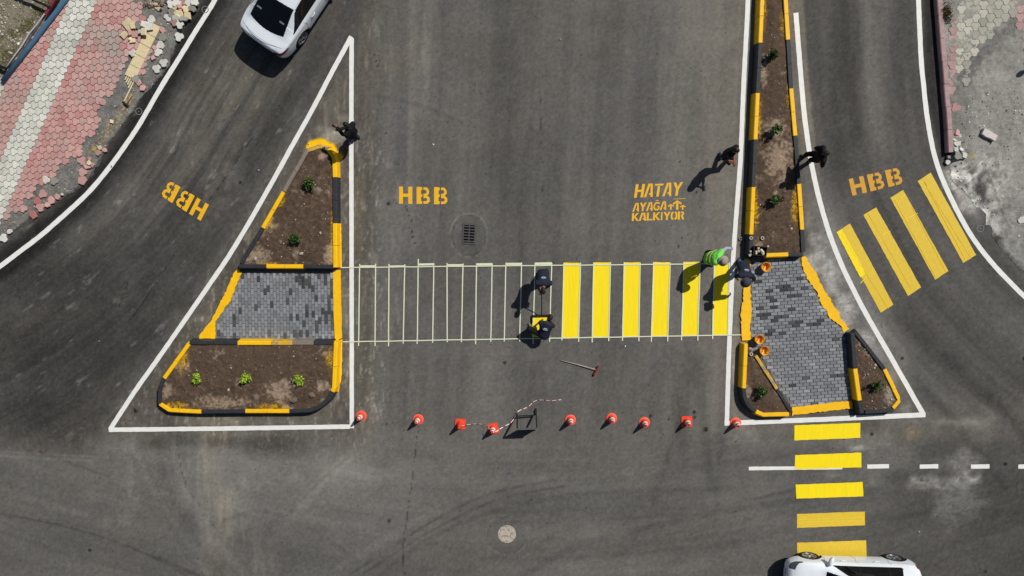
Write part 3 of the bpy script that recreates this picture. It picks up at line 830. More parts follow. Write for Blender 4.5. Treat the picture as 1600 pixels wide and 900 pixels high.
def dark_r(u, v):
    for (cx, cy, r) in ((1206, 462, 8), (1228, 449, 10), (1240, 458, 7), (1198, 495, 12), (1216, 497, 14), (1238, 505, 12), (1258, 508, 10), (1215, 520, 12), (1196, 522, 10), (1186, 530, 8), (1276, 497, 9), (1253, 435, 8), (1295, 483, 6), (1235, 403, 14), (1200, 408, 8), (1183, 485, 8)):
        if abs(u - cx) < r and abs(v - cy) < 4: return .62
    return .04
brick_paving([(1173, 404), (1253, 403), (1259, 425), (1265, 440), (1281, 462), (1294, 485), (1314, 512), (1323, 521), (1331, 580), (1333, 627), (1239, 639), (1213, 600), (1193, 562), (1178, 551), (1172, 533), (1173, 470)], math.radians(4.5), ri, 8, vertical=False, darkfun=dark_r, bw=.108, bl=.225)
rough_edge([(1162, 405), (1173, 405), (1173, 447), (1173, 470), (1174, 490), (1172, 510), (1173, 531), (1160, 531), (1158, 510), (1158, 485), (1161, 470), (1163, 447)], ZP + .015, 'painted_edge', ri, jag=.025)
rough_edge([(1253, 401), (1253.5, 415), (1263, 438), (1276, 455), (1284, 475), (1297, 497), (1312, 508), (1319, 519), (1326, 515), (1316, 500), (1305, 480), (1292, 460), (1281, 440), (1271, 420), (1262, 408), (1259, 401)], ZP + .015, 'painted_edge', ri, jag=.03)
rough_edge([(1238, 637), (1285, 631), (1331, 626), (1333, 638), (1285, 643), (1238, 649)], ZP + .015, 'painted_edge', ri, jag=.02)
kerb([(M_KYEL, [(1165.5, 537), (1162.5, 607)]), (M_KBLK, [(1162.5, 607), (1164, 622), (1170, 634), (1181, 643)]), (M_KYEL, [(1181, 643), (1192, 648.5), (1233, 647.5)])], KH, ri, out_side=-1, batter=.07)
kerb([(M_KFADE, [(1181, 556), (1214, 608)]), (M_KBLK, [(1214, 608), (1237, 645)])], KH - .02, ri, out_side=1, top=.1, batter=.03)
soil_a, wp_a, zf_a = soil([(1166, 540), (1181, 556), (1236, 645), (1192, 648), (1170, 634), (1163, 607)], KH - .01, ri, seed=21, splat=[(1200, 630, 20, 18, 'k')])
kerb([(M_KBLK, [(1332, 520), (1336, 576)]), (M_KYEL, [(1336, 576), (1343, 626)]), (M_KBLK, [(1343, 626), (1347, 646)])], KH, ri, out_side=-1, top=.14, batter=.06)
kerb([(M_KBLK, [(1336, 518), (1382, 577)]), (M_KYEL, [(1382, 577), (1406, 626), (1396, 638)])], KH, ri, out_side=1, top=.12)
kerb([(M_KBLK, [(1396, 641), (1352, 644)])], KH - .02, ri, out_side=1, top=.14)
soil_b, wp_b, zf_b = soil([(1334, 520), (1382, 577), (1406, 626), (1396, 642), (1347, 645), (1343, 626), (1336, 577)], KH, ri, seed=27, splat=[(1390, 620, 12, 22, 'w'), (1360, 545, 10, 18, 'd'), (1370, 635, 22, 8, 'k')])
SC = [(160, 152, 142), (140, 130, 118), (176, 168, 158), (104, 92, 82), (122, 110, 98)]
for wp, zf, n, nm in ((wp_u, zf_u, 330, 1), (wp_l, zf_l, 420, 2), (wp_m, zf_m, 380, 3), (wp_a, zf_a, 60, 4), (wp_b, zf_b, 200, 5)):
    pebbles('pebbles', wp, zf, n, .006, .032 if nm != 5 else .05, SC, expo=3.5)
for (a, b, r) in ((501, 364, .06), (471, 396, .07), (399, 404, .08), (438, 378, .1), (487, 617, .13), (460, 625, .15), (488, 619, .07), (357, 609, .06), (1353, 546, .05), (1370, 571, .04), (1237, 357, .06), (1200, 385, .05)):
    for wp, zf in ((wp_u, zf_u), (wp_l, zf_l), (wp_m, zf_m), (wp_b, zf_b)):
        p = G(a, b, KH)
        if inpoly(np.array([p.x]), np.array([p.y]), wp)[0]:
            z = float(zf(np.array([p.x]), np.array([p.y]))[0])
            mb = MB(); vs, fs = rock_vs((0, 0, 0), r, None, .5); col = (170, 164, 155) if r < .1 else (112, 98, 86)
            mb.add(vs, fs, tuple(lina(col)))
            o = mb.build('rock', M_STONE); o.location = (p.x, p.y, z + r * .2)
            tag(o, 'pale fist sized stone lying in planter soil' if r < .1 else 'brown flat clod of earth in the planter soil', 'stone', 'larger stones lying in the planter soil')

# ------------------------------------------------------------------ left pavement
def lobed(cx, cy, R, rot, gap=.93, n=4, amp=.16):
    """three-lobed interlocking paver outline, R = lattice spacing"""
    ap = R / 2; rad = ap / math.cos(math.pi / 6)
    pts = []
    for k in range(6):
        a0 = rot + math.radians(60 * k - 30); a1 = a0 + math.radians(60)
        p0 = (rad * math.cos(a0), rad * math.sin(a0)); p1 = (rad * math.cos(a1), rad * math.sin(a1))
        m = rot + math.radians(60 * k); s = 1 if k % 2 == 0 else -1
        for i in range(n):
            t = i / n; b = s * amp * R * .5 * math.sin(math.pi * t) ** 1
            pts.append((cx + gap * (p0[0] + (p1[0] - p0[0]) * t + b * math.cos(m)), cy + gap * (p0[1] + (p1[1] - p0[1]) * t + b * math.sin(m))))
    return pts
ZT = .10
PIPE_A, PIPE_B = (4, 127), (102, 0)
def gravel_z(x, y):
    u, v = to_plan_px(x, y)
    d = dpoly(u, v, GRAVEL_EDGE)
    return .012 + .05 * sst(0, 22, d) + .03 * (fbm(x * 4, y * 4, 4, 80) - .4) * sst(0, 12, d) + .012 * (fbm(x * 22, y * 22, 2, 81) - .5)
def gravel_c(x, y):
    u, v = to_plan_px(x, y)
    n = fbm(u / 9, v / 9, 4, 82); f = fbm(u / 1.6, v / 1.6, 2, 83)
    t = 112 + 46 * (n - .5) + 40 * (f - .5)
    c = np.stack([t * 1.01, t, t * .96], -1)
    # verge beyond the pipe : dry earth, rubble and grass
    side = (u - PIPE_A[0]) * (PIPE_B[1] - PIPE_A[1]) - (v - PIPE_A[1]) * (PIPE_B[0] - PIPE_A[0])
    ver = sst(0, 900, side + (n - .5) * 600)
    k = fbm(u / 16, v / 16, 4, 84)[:, None]
    g = np.array([118, 110, 92.]) * (1 - sst(.4, .6, k)) + np.array([88, 86, 58.]) * sst(.4, .6, k)
    g = g * (1 + .7 * (f - .5))[:, None]
    k2 = sst(48, 30, np.hypot(u - 10, v - 10) + (n - .5) * 20)[:, None]
    g = g * (1 - k2) + np.array([128, 120, 104.]) * k2
    c = c * (1 - ver[:, None]) + g * ver[:, None]
    # yellow paint crumbs and fresh-tar tint at the edge
    d = dpoly(u, v, GRAVEL_EDGE)
    yk = (sst(.62, .7, fbm(u / 2.5, v / 2.5, 2, 85)) * sst(11, 4, np.abs(d - 12)) * sst(150, 160, v) * sst(245, 235, v))[:, None]
    c = c * (1 - yk * .8) + np.array([196, 158, 60.]) * yk * .8
    c = c * (1 - .35 * sst(5, 0, d + (n - .5) * 6))[:, None]
    return lina(c)
edge_w = [(p.x, p.y) for p in resample(G2(GRAVEL_EDGE), .05)]
edge_w = [(x + .07 * (mnoise.noise((x * 4, y * 4, 3)) + .5 * mnoise.noise((x * 12, y * 12, 3))), y + .07 * (mnoise.noise((x * 4, y * 4, 9)) + .5 * mnoise.noise((x * 12, y * 12, 9)))) for x, y in edge_w]
lp_poly = edge_w + [(-21.5, -2.0), (-22.5, 10.5), (-11.0, 11.6)]
lg = grid_mesh('pavement_base', -22.5, -9.0, -2.6, 11.6, .035, gravel_z, M_GRAVEL, gravel_c, lp_poly)
tag(lg, kind='structure')

PAVE = [(170, -160), (195, -60), (211, 0), (222, 10), (230, 25), (238, 36), (232, 52), (247, 60), (240, 78), (228, 98), (222, 118), (205, 118), (196, 132), (184, 147), (172, 150), (160, 158), (152, 172), (158, 186), (146, 196), (152, 203),
        (137, 215), (128, 226), (132, 238), (118, 240), (108, 250), (96, 256), (92, 272), (80, 276), (72, 290), (56, 296), (48, 302), (40, 314), (38, 330), (24, 327), (8, 342), (-6, 350), (-60, 372), (-160, 410), (-190, 360), (-60, 205), (4, 124), (100, 0), (120, -30), (170, -160)]
u0 = (92.5, 49.0); SP = 11.35
e1 = (SP * math.cos(math.radians(3.6)), -SP * math.sin(math.radians(3.6)))
e2 = (e1[0] * math.cos(math.radians(120)) + e1[1] * math.sin(math.radians(120)), -e1[0] * math.sin(math.radians(120)) + e1[1] * math.cos(math.radians(120)))
# e2 rotated 120 degrees: down-left neighbour
e2 = (-4.4, 10.2) if e2[1] < 0 else e2
a3 = math.radians(3.6)
e2 = (SP * math.cos(math.radians(-120) + a3), -SP * math.sin(math.radians(-120) + a3))
WS = G(u0[0] + SP, u0[1], ZT).x - G(u0[0], u0[1], ZT).x
O0 = G(u0[0], u0[1], ZT)
w1 = (WS * math.cos(a3), WS * math.sin(a3)); w2 = (WS * math.cos(a3 - math.radians(120)), WS * math.sin(a3 - math.radians(120)))
pave_w = [(p.x, p.y) for p in G2(PAVE, ZT)]
RED = [(198, 148, 142), (194, 140, 134), (203, 155, 148), (184, 122, 118), (202, 158, 150), (196, 146, 140), (190, 146, 140)]
WHT = [(208, 208, 197), (203, 203, 192), (212, 212, 202), (198, 198, 187), (206, 205, 193)]
mb = MB()
cand = []
for i in range(-34, 40):
    for j in range(-36, 60):
        cand.append((i, j, O0.x + w1[0] * i + w2[0] * j, O0.y + w1[1] * i + w2[1] * j))
cx_ = np.array([c[2] for c in cand]); cy_ = np.array([c[3] for c in cand])
ins = inpoly(cx_, cy_, pave_w)
dirt = fbm(cx_ * 1.1, cy_ * 1.1, 4, 90); dirt2 = fbm(cx_ * .5, cy_ * .5, 3, 92)
pu, pv = to_plan_px(cx_ * CAM_H / (CAM_H - ZT), cy_ * CAM_H / (CAM_H - ZT))
tact_a, tact_b = (243, 40), (187, 143)
for (i, j, x, y), ok, dd_, d2, uu, vv in zip(cand, ins, dirt, dirt2, pu, pv):
    if not ok: continue
    if dpoly(np.array([uu]), np.array([vv]), [(241, 45), (188, 140)])[0] < 9 and vv < 146: continue
    white = i in (0, 1, 2, 3) or -8 <= i <= -5 or i <= -13
    c = np.array(random.choice(WHT if white else RED), float) * random.uniform(.96, 1.03)
    if not white:
        kk = min(1, max(0, (vv + (120 - uu)) / 260.)) * .35; c = c * (1 - kk) + np.array([186, 122, 116.]) * kk
    grey = np.array([150, 146, 136.])
    k = float(np.clip((dd_ - .52) * 2.0, 0, .5)) * (.4 if white else 1) + (random.random() < .03) * .3
    if 165 < uu < 190 and 50 < vv < 88: k += .4
    if 120 < uu < 185 and 95 < vv < 130: k += .25 * random.random()
    if uu > 205 and 10 < vv < 30: k *= .5
    c = c * (1 - min(k, .8)) + grey * min(k, .8)
    if not white: c = c * .76 + np.array([182, 170, 162.]) * .24
    dz = random.uniform(-.004, .004)
    mb.prism(lobed(x, y, WS, a3, .93, amp=.2), ZT - .022, ZT + dz, tuple(lina(c)), .006)
pav = mb.build('pavement', M_TILE); tag(pav, kind='structure')

M_TACT = simple('cream_tactile_tile', (214, 198, 160), .85, .2, .1, 14, space='w', bumps=.1)
# ribbed tactile slabs
ts = MB()
A = G(243, 38, ZT); B = G(203, 121, ZT)
ax = (B - A).normalized(); sidev = Vector((-ax.y, ax.x, 0)); L = (B - A).length; wd = .37
pt = empty('tactile_strip', (A + B) / 2, 'cream ribbed tactile paving strip torn off at its lower end, left pavement', 'tactile paving')
nt_ = 5
for k in range(nt_):
    m = MB(); c0 = A + ax * (L * k / nt_ + .006); c1 = A + ax * (L * (k + 1) / nt_ - .006)
    lim = wd / 2
    q = [c0 + sidev * lim, c1 + sidev * lim, c1 - sidev * lim, c0 - sidev * lim]
    m.prism([(p.x, p.y) for p in q], ZT - .04, ZT + .012)
    for r in range(6):
        off = (-.5 + (r + .5) / 6) * wd
        m.bar(c0 + sidev * off + Vector((0, 0, .014)) + ax * .02, c1 + sidev * off + Vector((0, 0, .014)) - ax * .02, .028, .012)
    o = m.build('tactile_tile', M_TACT, pt); o.matrix_parent_inverse = Matrix.Translation(-Vector(pt.location))
m = MB()
for k, off in enumerate((-.17, -.10, -.03, .04, .11)):
    c0 = B + ax * .02 - sidev * off; l = (.75, .3, .22, .18, .12)[k]
    m.bar(c0 + Vector((0, 0, -.005)), c0 + ax * l + Vector((0, 0, -.005)), .04, .02)
o = m.build('broken_tile_rib', M_TACT, pt); o.matrix_parent_inverse = Matrix.Translation(-Vector(pt.location))

# loose pavers
MATC = {'pink': M_TILE, 'white': M_TILE, 'cream': M_TILE}
def loose(px, py, colr, z=.06, kind='lobed', sc=1.0, tilt=.12, label='', group='', r=None):
    p = G(px, py, z + .06)
    m = MB()
    base = {'pink': (194, 152, 145), 'white': (204, 203, 194), 'cream': (218, 202, 162), 'grey': (140, 138, 130), 'dred': (172, 112, 106)}[colr]
    col = tuple(lina(np.array(base) * random.uniform(.9, 1.05)))
    if kind == 'lobed':
        pts = lobed(0, 0, WS * sc, random.uniform(0, 6), .97, amp=.17)
    elif kind == 'slab':
        w, h = .2 * sc, .2 * sc * random.uniform(.6, 1.2); pts = [(-w, -h), (w * random.uniform(.7, 1), -h), (w, h * random.uniform(.5, 1)), (-w * random.uniform(.6, 1), h)]
    else:
        n = random.randint(4, 6); pts = [(random.uniform(.07, .12) * sc * math.cos(6.28 * k / n), random.uniform(.07, .12) * sc * math.sin(6.28 * k / n)) for k in range(n)]
    m.prism(pts, 0, .055, col, .008)
    m.add([(q[0], q[1], 0) for q in pts], [list(range(len(pts)))[::-1]], col)
    o = m.build('loose_paver', M_TILE)
    o.location = (p.x, p.y, z); o.rotation_euler = (random.uniform(-tilt, tilt), random.uniform(-tilt, tilt), random.uniform(0, 6.28) if r is None else r)
    tag(o, label, 'paving block', group)
    return o
names = {'pink': 'pink', 'white': 'pale grey', 'cream': 'cream', 'grey': 'grey', 'dred': 'dark red'}
for (a, b, c, k, s, zz, t) in [(236, 30, 'white', 'lobed', 1, .07, .1), (262, 27, 'white', 'lobed', 1, .05, .2), (279, 57, 'white', 'lobed', 1.1, .04, .2), (253, 58, 'grey', 'lobed', 1, .07, .1), (250, 70, 'white', 'lobed', 1, .06, .1), (246, 81, 'white', 'lobed', 1.05, .06, .1),
                         (255, 98, 'white', 'lobed', 1.05, .05, .1), (244, 107, 'white', 'lobed', 1.05, .05, .1), (206, 83, 'white', 'lobed', .8, .12, .1), (211, 123, 'grey', 'lobed', 1.0, .07, .3),
                         (253, 46, 'pink', 'shard', 1.1, .06, .2), (217, 130, 'pink', 'shard', 1.2, .05, .2), (223, 137, 'pink', 'shard', 1.2, .05, .2), (224, 112, 'pink', 'shard', 1, .05, .2), (238, 90, 'pink', 'shard', .9, .08, .1), (241, 74, 'pink', 'shard', .9, .08, .1),
                         (160, 159, 'pink', 'shard', 1.2, .06, .3)]:
    loose(a, b, c, zz, k, s, t, '%s loose paver dug out beside the cream tactile strip' % names[c], 'loose pavers beside the tactile strip')
for (a, b, c, k, s) in [(275, 4, 'white', 'lobed', 1.1), (286, 2, 'pink', 'lobed', 1), (296, 5, 'white', 'lobed', 1.2), (304, 3, 'white', 'lobed', 1), (283, 15, 'pink', 'lobed', 1), (290, 14, 'cream', 'lobed', 1), (286, 28, 'grey', 'lobed', 1.1), (275, 28, 'white', 'lobed', 1), (280, 38, 'white', 'lobed', 1), (272, 34, 'pink', 'lobed', 1),
                     (268, 20, 'grey', 'lobed', 1.1), (278, 22, 'cream', 'lobed', 1.1), (300, 12, 'grey', 'lobed', 1), (292, 24, 'cream', 'slab', .55), (282, 8, 'pink', 'lobed', 1), (266, 6, 'white', 'lobed', 1), (290, -6, 'white', 'lobed', 1), (300, -8, 'pink', 'lobed', 1), (273, 12, 'cream', 'shard', 1.2)]:
    loose(a, b, c, random.uniform(.04, .13), k, s, .35, '%s paver in the rubble heap at the asphalt edge' % names[c], 'pavers heaped at the asphalt edge')
for (a, b, c, k, s, zz, t) in [(200, 38, 'cream', 'slab', .8, .11, .1), (207, 40, 'cream', 'slab', .6, .16, .2), (215, 39, 'grey', 'slab', .5, .13, .2), (225, 38, 'white', 'slab', .55, .16, .4), (232, 41, 'white', 'slab', .6, .15, .4), (219, 48, 'white', 'slab', .5, .17, .4), (224, 49, 'cream', 'slab', .6, .2, .4), (203, 51, 'pink', 'slab', .5, .12, .2),
                         (209, 53, 'pink', 'shard', 1.4, .14, .3), (193, 54, 'cream', 'slab', .55, .11, .1), (206, 62, 'cream', 'slab', .5, .11, .2), (203, 60, 'cream', 'shard', .6, .13, .2)]:
    loose(a, b, c, zz, k, s, t, '%s broken tile thrown on the heap over the tactile strip top' % names[c], 'broken tiles heaped on the tactile strip')
for (a, b, c, k, s, zz) in [(123, 239, 'pink', 'lobed', .95, .06), (127, 251, 'pink', 'lobed', 1.1, .05), (128, 269, 'pink', 'lobed', 1.05, .05), (128, 282, 'pink', 'shard', 1.5, .04), (135, 260, 'pink', 'shard', 1.3, .05), (139, 248, 'pink', 'shard', .8, .06), (144, 257, 'pink', 'shard', 1, .04), (138, 254, 'cream', 'shard', .8, .1),
                     (66, 303, 'pink', 'lobed', 1.1, .06), (84, 283, 'grey', 'lobed', 1, .06), (71, 281, 'white', 'lobed', 1, .06), (58, 314, 'dred', 'lobed', 1, .05), (62, 324, 'pink', 'lobed', 1.05, .04), (50, 335, 'dred', 'shard', 1.5, .04), (80, 313, 'pink', 'shard', 1.4, .04), (89, 307, 'pink', 'shard', 1, .05), (73, 320, 'pink', 'shard', 1, .04), (153, 239, 'pink', 'shard', 1, .03),
                     (155, 231, 'cream', 'shard', .8, .05), (174, 190, 'cream', 'shard', .8, .05), (4, 372, 'white', 'lobed', 1.1, .03), (14, 362, 'white', 'shard', 1, .03), (96, 304, 'white', 'shard', .5, .05), (163, 234, 'pink', 'shard', .8, .03)]:
    loose(a, b, c, zz, k, s, .15, '%s paver fallen off the torn lower pavement edge' % names[c], 'pavers along the torn lower pavement edge')
def gz1(x, y): return float(gravel_z(np.array([x]), np.array([y]))[0])
gpoly = [(p.x, p.y) for p in G2([(211, -10), (232, 30), (250, 40), (240, 90), (222, 120), (190, 148), (160, 160), (150, 195), (130, 225), (105, 252), (60, 298), (38, 332), (0, 345), (0, 376), (49, 339), (98, 310), (137, 282), (169, 226), (225, 148), (263, 105), (283, 47), (309, 0), (320, -20)])]
pebbles('gravel', gpoly, gravel_z, 1500, .006, .035, [(130, 126, 120), (100, 98, 94), (160, 156, 148), (176, 172, 164), (186, 128, 120)])
mud = MB()
for k in range(38):
    a, b = random.gauss(238, 9), random.gauss(6, 6)
    p = G(a, b, .08); z = gz1(p.x, p.y)
    vs, fs = rock_vs((p.x, p.y, z + .02), random.uniform(.03, .1)); mud.add(vs, fs, tuple(lina(random.choice([(96, 82, 70), (60, 52, 46), (150, 140, 126), (190, 170, 140), (120, 100, 84)]))))
tag(mud.build('rubble', M_STONE), 'small heap of dug up brown rubble beside the pavement top', 'rubble', kind='stuff')
verge = [(p.x, p.y) for p in G2([(-60, -60), (84, -60), (84, 5), (40, 60), (5, 112), (-60, 180)])]
pebbles('rubble_stones', verge, gravel_z, 1500, .012, .06, [(170, 166, 152), (190, 186, 172), (140, 132, 116), (120, 112, 98), (205, 202, 190)])
gr = MB()
for k in range(4200):
    a, b = random.uniform(-40, 110), random.uniform(-40, 120)
    side = (a - 4) * (0 - 127) - (b - 127) * (102 - 4)
    if side < 300: continue
    if fbm(np.array([a / 16.]), np.array([b / 16.]), 4, 84)[0] < .47: continue
    p = G(a, b, .05); z = .05; h = random.uniform(.04, .13); t = random.uniform(0, 6.28); w = random.uniform(.006, .014)
    tip = Vector((p.x + random.uniform(-.08, .08), p.y + random.uniform(-.08, .08), z + h))
    dx, dy = math.cos(t) * w, math.sin(t) * w
    c = tuple(lina(random.choice([(96, 104, 58), (80, 88, 50), (130, 124, 84), (66, 74, 42), (150, 140, 100)])))
    gr.add([(p.x - dx, p.y - dy, z), (p.x + dx, p.y + dy, z), tip], [[0, 1, 2]], c)
tag(gr.build('grass', M_STONE), kind='stuff')

# pipe, hoses, bars beyond the pavement
M_BLUE = simple('blue_plastic_pipe', (68, 108, 136), .4, .5, .12, 6, space='w')
m = MB(); m.tube([G(-60, 215, .17), G(4, 127, .17), G(53, 64, .17), G(102, 0, .17), G(160, -76, .17)][1:], .075, 14)
tag(m.build('blue_pipe', M_BLUE, None, True), 'long blue plastic pipe lying along the upper left pavement edge', 'pipe')
m = MB(); pts = [G(8, 108, .12), G(22, 88, .1), G(34, 72, .13), G(46, 52, .1), G(58, 38, .12), G(68, 24, .14), G(90, -8, .12)]
m.tube(pts, .028, 8); tag(m.build('hose', simple('pale_grey_hose', (176, 174, 178), .6, .3, .2, 20, space='w'), None, True), 'pale grey hose lying beside the blue pipe', 'hose')
m = MB(); m.tube([G(14, 106, .1), G(28, 92, .08), G(44, 68, .1), G(52, 52, .08), G(66, 30, .09)], .03, 8); tag(m.build('hose', simple('dark_violet_hose', (78, 66, 78), .6, .3, .2, 20, space='w'), None, True), 'dark violet hose twisted between grey hose and blue pipe', 'hose')
m = MB(); m.bar(G(72, 23, .25), G(84, 3, .25), .10, .10); m.bar(G(84, 3, .25), G(98, -20, .25), .10, .10)
fe = empty('fence', G(78, 12), 'low maroon and black steel fence rail beyond the blue pipe', 'fence')
def adopt(o, par):
    o.parent = par; o.matrix_parent_inverse = Matrix.Translation(-Vector(par.location)); return o
adopt(m.build('rail', simple('maroon_steel', (118, 44, 54), .5, .4, .15, 10, space='w')), fe)
m = MB(); m.bar(G(50, -1, .3), G(79, 12, .3), .075, .06); adopt(m.build('crossbar', simple('black_steel', (22, 22, 24), .5, .4, .1, space='w')), fe)
m = MB(); m.bar(G(50, -1, .3), G(20, -14, .3), .075, .06); adopt(m.build('crossbar', bpy.data.materials['black_steel']), fe)
m = MB(); m.bar(G(78, 11, .28), G(78, 11, 0), .07, .07); adopt(m.build('post', bpy.data.materials['black_steel']), fe)
m = MB(); m.bar(G(-14, 98, .25), G(10, 107.5, .25), .09, .06); tag(m.build('steel_bar', bpy.data.materials['black_steel']), 'short black steel bar at the lower end of the blue pipe', 'steel bar')
# pick
pk = empty('pickaxe', G(202, 155, .06), 'short pickaxe with orange handle lying on the grey gravel', 'pickaxe')
m = MB(); m.tube([G(206, 147, .12), G(198, 163, .1)], [.02, .016], 8); adopt(m.build('handle', simple('orange_wood', (206, 140, 40), .7, .3, .2, 30), None, True), pk)
m = MB(); m.tube([G(191, 158.5, .09), G(195, 162, .12), G(199, 165, .11), G(203, 164.5, .08)], [.012, .03, .028, .008], 8); adopt(m.build('head', bpy.data.materials['black_steel'], None, True), pk)

# ------------------------------------------------------------------ right pavement
REDGE = [(1487, 236), (1481, 250), (1482, 268), (1492, 286), (1508, 300), (1524, 322), (1540, 340), (1552, 366), (1568, 392), (1586, 412), (1604, 432), (1660, 478), (1730, 530)]
rk_w = [(p.x, p.y) for p in G2(RIGHT_KERB, .2)]
re_w = [(p.x, p.y) for p in resample(G2(REDGE), .06)]
re_w = [(x + .16 * mnoise.noise((x * 3, y * 3, 5)) + .08 * mnoise.noise((x * 11, y * 11, 5)), y + .12 * mnoise.noise((x * 3, y * 3, 15))) for x, y in re_w]
rpoly = rk_w + re_w[2:] + [(20.5, -3.0), (20.5, 11.5)]
def rz(x, y):
    u, v = to_plan_px(x, y)
    d = dpoly(u, v, REDGE)
    up = sst(330, 235, v - (u - 1486) * .45)
    e = sst(0, 30, d)
    return .010 + (.06 + .10 * up) * np.where(v < 236, sst(-10, 20, np.maximum(d, 30 * up)), e) + .05 * (fbm(x * 5, y * 5, 4, 95) - .5) * e + .02 * (fbm(x * 25, y * 25, 2, 94) - .5) * e
def rc(x, y):
    u, v = to_plan_px(x, y)
    n = fbm(u / 22, v / 22, 5, 96); f = fbm(u / 2, v / 2, 3, 97); n2 = fbm(u / 8, v / 8, 4, 98)
    t = 142 + 26 * (n - .5) + 40 * (f - .5)
    k = sst(.45, .7, fbm(u / 14, v / 14, 4, 99)) * sst(1590, 1500, u) * sst(230, 270, v)
    t = t + 74 * k + 40 * sst(.5, .66, n2) * sst(230, 280, v) * sst(1600, 1520, u) - 40 * sst(.46, .34, n2) * sst(220, 300, v) * sst(1590, 1530, u) - 8 * sst(.5, .3, n2)
    d = dpoly(u, v, [(1490, 150), (1500, 200)]); t -= 18 * sst(30, 5, d) 
    t -= 26 * sst(18, 3, dpoly(u, v, [(1500, 120), (1535, 75), (1580, 40)]) + (n2 - .5) * 20) 
    e = dpoly(u, v, REDGE); t -= 50 * sst(9, 0, e + (n2 - .5) * 12) * sst(330, 370, v)
    t -= 30 * sst(2, .5, dpoly(u + (n2 - .5) * 6, v, [(1533, 255), (1548, 290), (1562, 330), (1575, 355)]))
    c = np.stack([t * 1.015, t, t * .955], -1)
    yk = (sst(1, .2, np.hypot((u - 1514) / 6, (v - 245) / 4) + (f - .5) * 2))[:, None] * .7
    return lina(c * (1 - yk) + np.array([190, 165, 60.]) * yk)
rg = grid_mesh('pavement_base', 12.0, 20.5, -4.0, 11.5, .04, rz, M_GRAVEL, rc, rpoly); tag(rg, kind='structure')
rk = empty('kerb', G(1478, 120), kind='structure')
kerb([(M_KPINK, RIGHT_KERB)], .2, rk, top=.15, batter=.02, out_side=-1, stone=.7)
m = MB()
zr = .172
cand = []
o1 = G(1489.5, 48, zr)
WR = WS * 1.08
for i in range(-3, 24):
    for j in range(-22, 16):
        # columns run down the page
        cand.append((i, j, o1.x + WR * .866 * i, o1.y - WR * (j + (.5 if i % 2 else 0))))
wpoly = [(p.x, p.y) for p in G2([(1494, -160), (1497, 0), (1500, 60), (1497, 100), (1500, 128), (1511, 142), (1516, 120), (1518, 98), (1528, 72), (1550, 52), (1566, 32), (1592, 28), (1594, 60), (1592, 75), (1660, 80), (1760, -160)], zr)]
ppoly = [(p.x, p.y) for p in G2([(1484, 30), (1494, 30), (1495, 148), (1486, 148)], zr)]
rpts_ = [(1494, 166)]
for (i, j, x, y) in cand:
    uu, vv = to_plan_px(np.array([x * CAM_H / (CAM_H - zr)]), np.array([y * CAM_H / (CAM_H - zr)]))
    q = np.array([x]), np.array([y])
    inw = inpoly(*q, wpoly)[0]; inp = inpoly(*q, ppoly)[0]
    if not (inw or inp): continue
    if uu[0] > 1588 or inp: c = (178, 146, 142)
    else: c = random.choice([(178, 174, 160), (170, 168, 154), (186, 182, 168), (160, 158, 146)])
    m.prism(lobed(x, y, WR, math.radians(30), .955, amp=.2), zr - .05, zr + .006 + random.uniform(-.003, .003), tuple(lina(np.array(c) * random.uniform(.93, 1.04))), .006)
tag(m.build('pavement', M_TILE), kind='structure')
m = MB(); 
t4 = [(p.x, p.y) for p in G2([(1538.5, 200.5), (1560, 211.5), (1555, 221), (1534, 209.5)], .28)]
n_ = []
for a, b in zip(t4, t4[1:] + t4[:1]):
    for k in range(3): n_.append((a[0] + (b[0] - a[0]) * k / 3 + random.uniform(-.012, .012), a[1] + (b[1] - a[1]) * k / 3 + random.uniform(-.012, .012)))
m.prism(n_, .06, .28, None, .012)
tag(m.build('kerb_block', simple('pale_pink_concrete', (206, 196, 192), .9, .2, .1, 10, space='w', bumps=.3)), 'pale pink broken kerb block lying alone on the grey right pavement', 'concrete block')
for (a, b, c, k, s, zz) in [(1493, 218, 'white', 'shard', 1.0, .12), (1500, 214, 'white', 'shard', 1.1, .12), (1497, 224, 'white', 'shard', 1.3, .13), (1506, 222, 'white', 'shard', 1.2, .1), (1495, 233, 'white', 'shard', 1.2, .12), (1503, 232, 'white', 'shard', 1.1, .12), (1512, 226, 'white', 'shard', 1, .09),
                     (1497, 208, 'pink', 'shard', 1.3, .14), (1508, 243, 'white', 'slab', .5, .14), (1498, 243, 'grey', 'lobed', 1.2, .13), (1517, 236, 'white', 'shard', .6, .1), (1505, 236, 'grey', 'shard', 1, .12), (1483, 246, 'grey', 'shard', .8, .05), (1482, 253, 'white', 'shard', .8, .04)]:
    loose(a, b, c, zz, k, s, .3, '%s broken paver piece at the broken end of the pink kerb' % names[c], 'broken pavers at the end of the pink kerb')
for (a, b) in ((1596, 325), (1598, 343), (1548, 267), (1551, 283), (1553, 297), (1494, 168)):
    loose(a, b, 'white' if a != 1494 else 'pink', .05 if b > 250 else .13, 'lobed', 1.1, .08, 'dusty lobed paver half sunk in the right pavement ground', 'dusty pavers sunk in the right pavement')
gr = MB()
for k in range(260):
    a, b = random.gauss(1478, 3.5), random.gauss(20, 8)
    a += 2; p = G(a + (b - 20) * .1, b, .2); t = random.uniform(0, 6.28); h = random.uniform(.05, .16)
    c = tuple(lina(random.choice([(96, 92, 48), (120, 96, 56), (72, 76, 38), (140, 104, 70)])))
    tip = Vector((p.x + random.uniform(-.1, .1), p.y + random.uniform(-.1, .1), .19 + h))
    gr.add([(p.x - .01 * math.cos(t), p.y - .01 * math.sin(t), .18), (p.x + .012 * math.cos(t), p.y + .012 * math.sin(t), .18), tip], [[0, 1, 2]], c)
tag(gr.build('weeds', M_STONE), 'dry brown green weeds growing behind the pink kerb', 'weeds', kind='stuff')


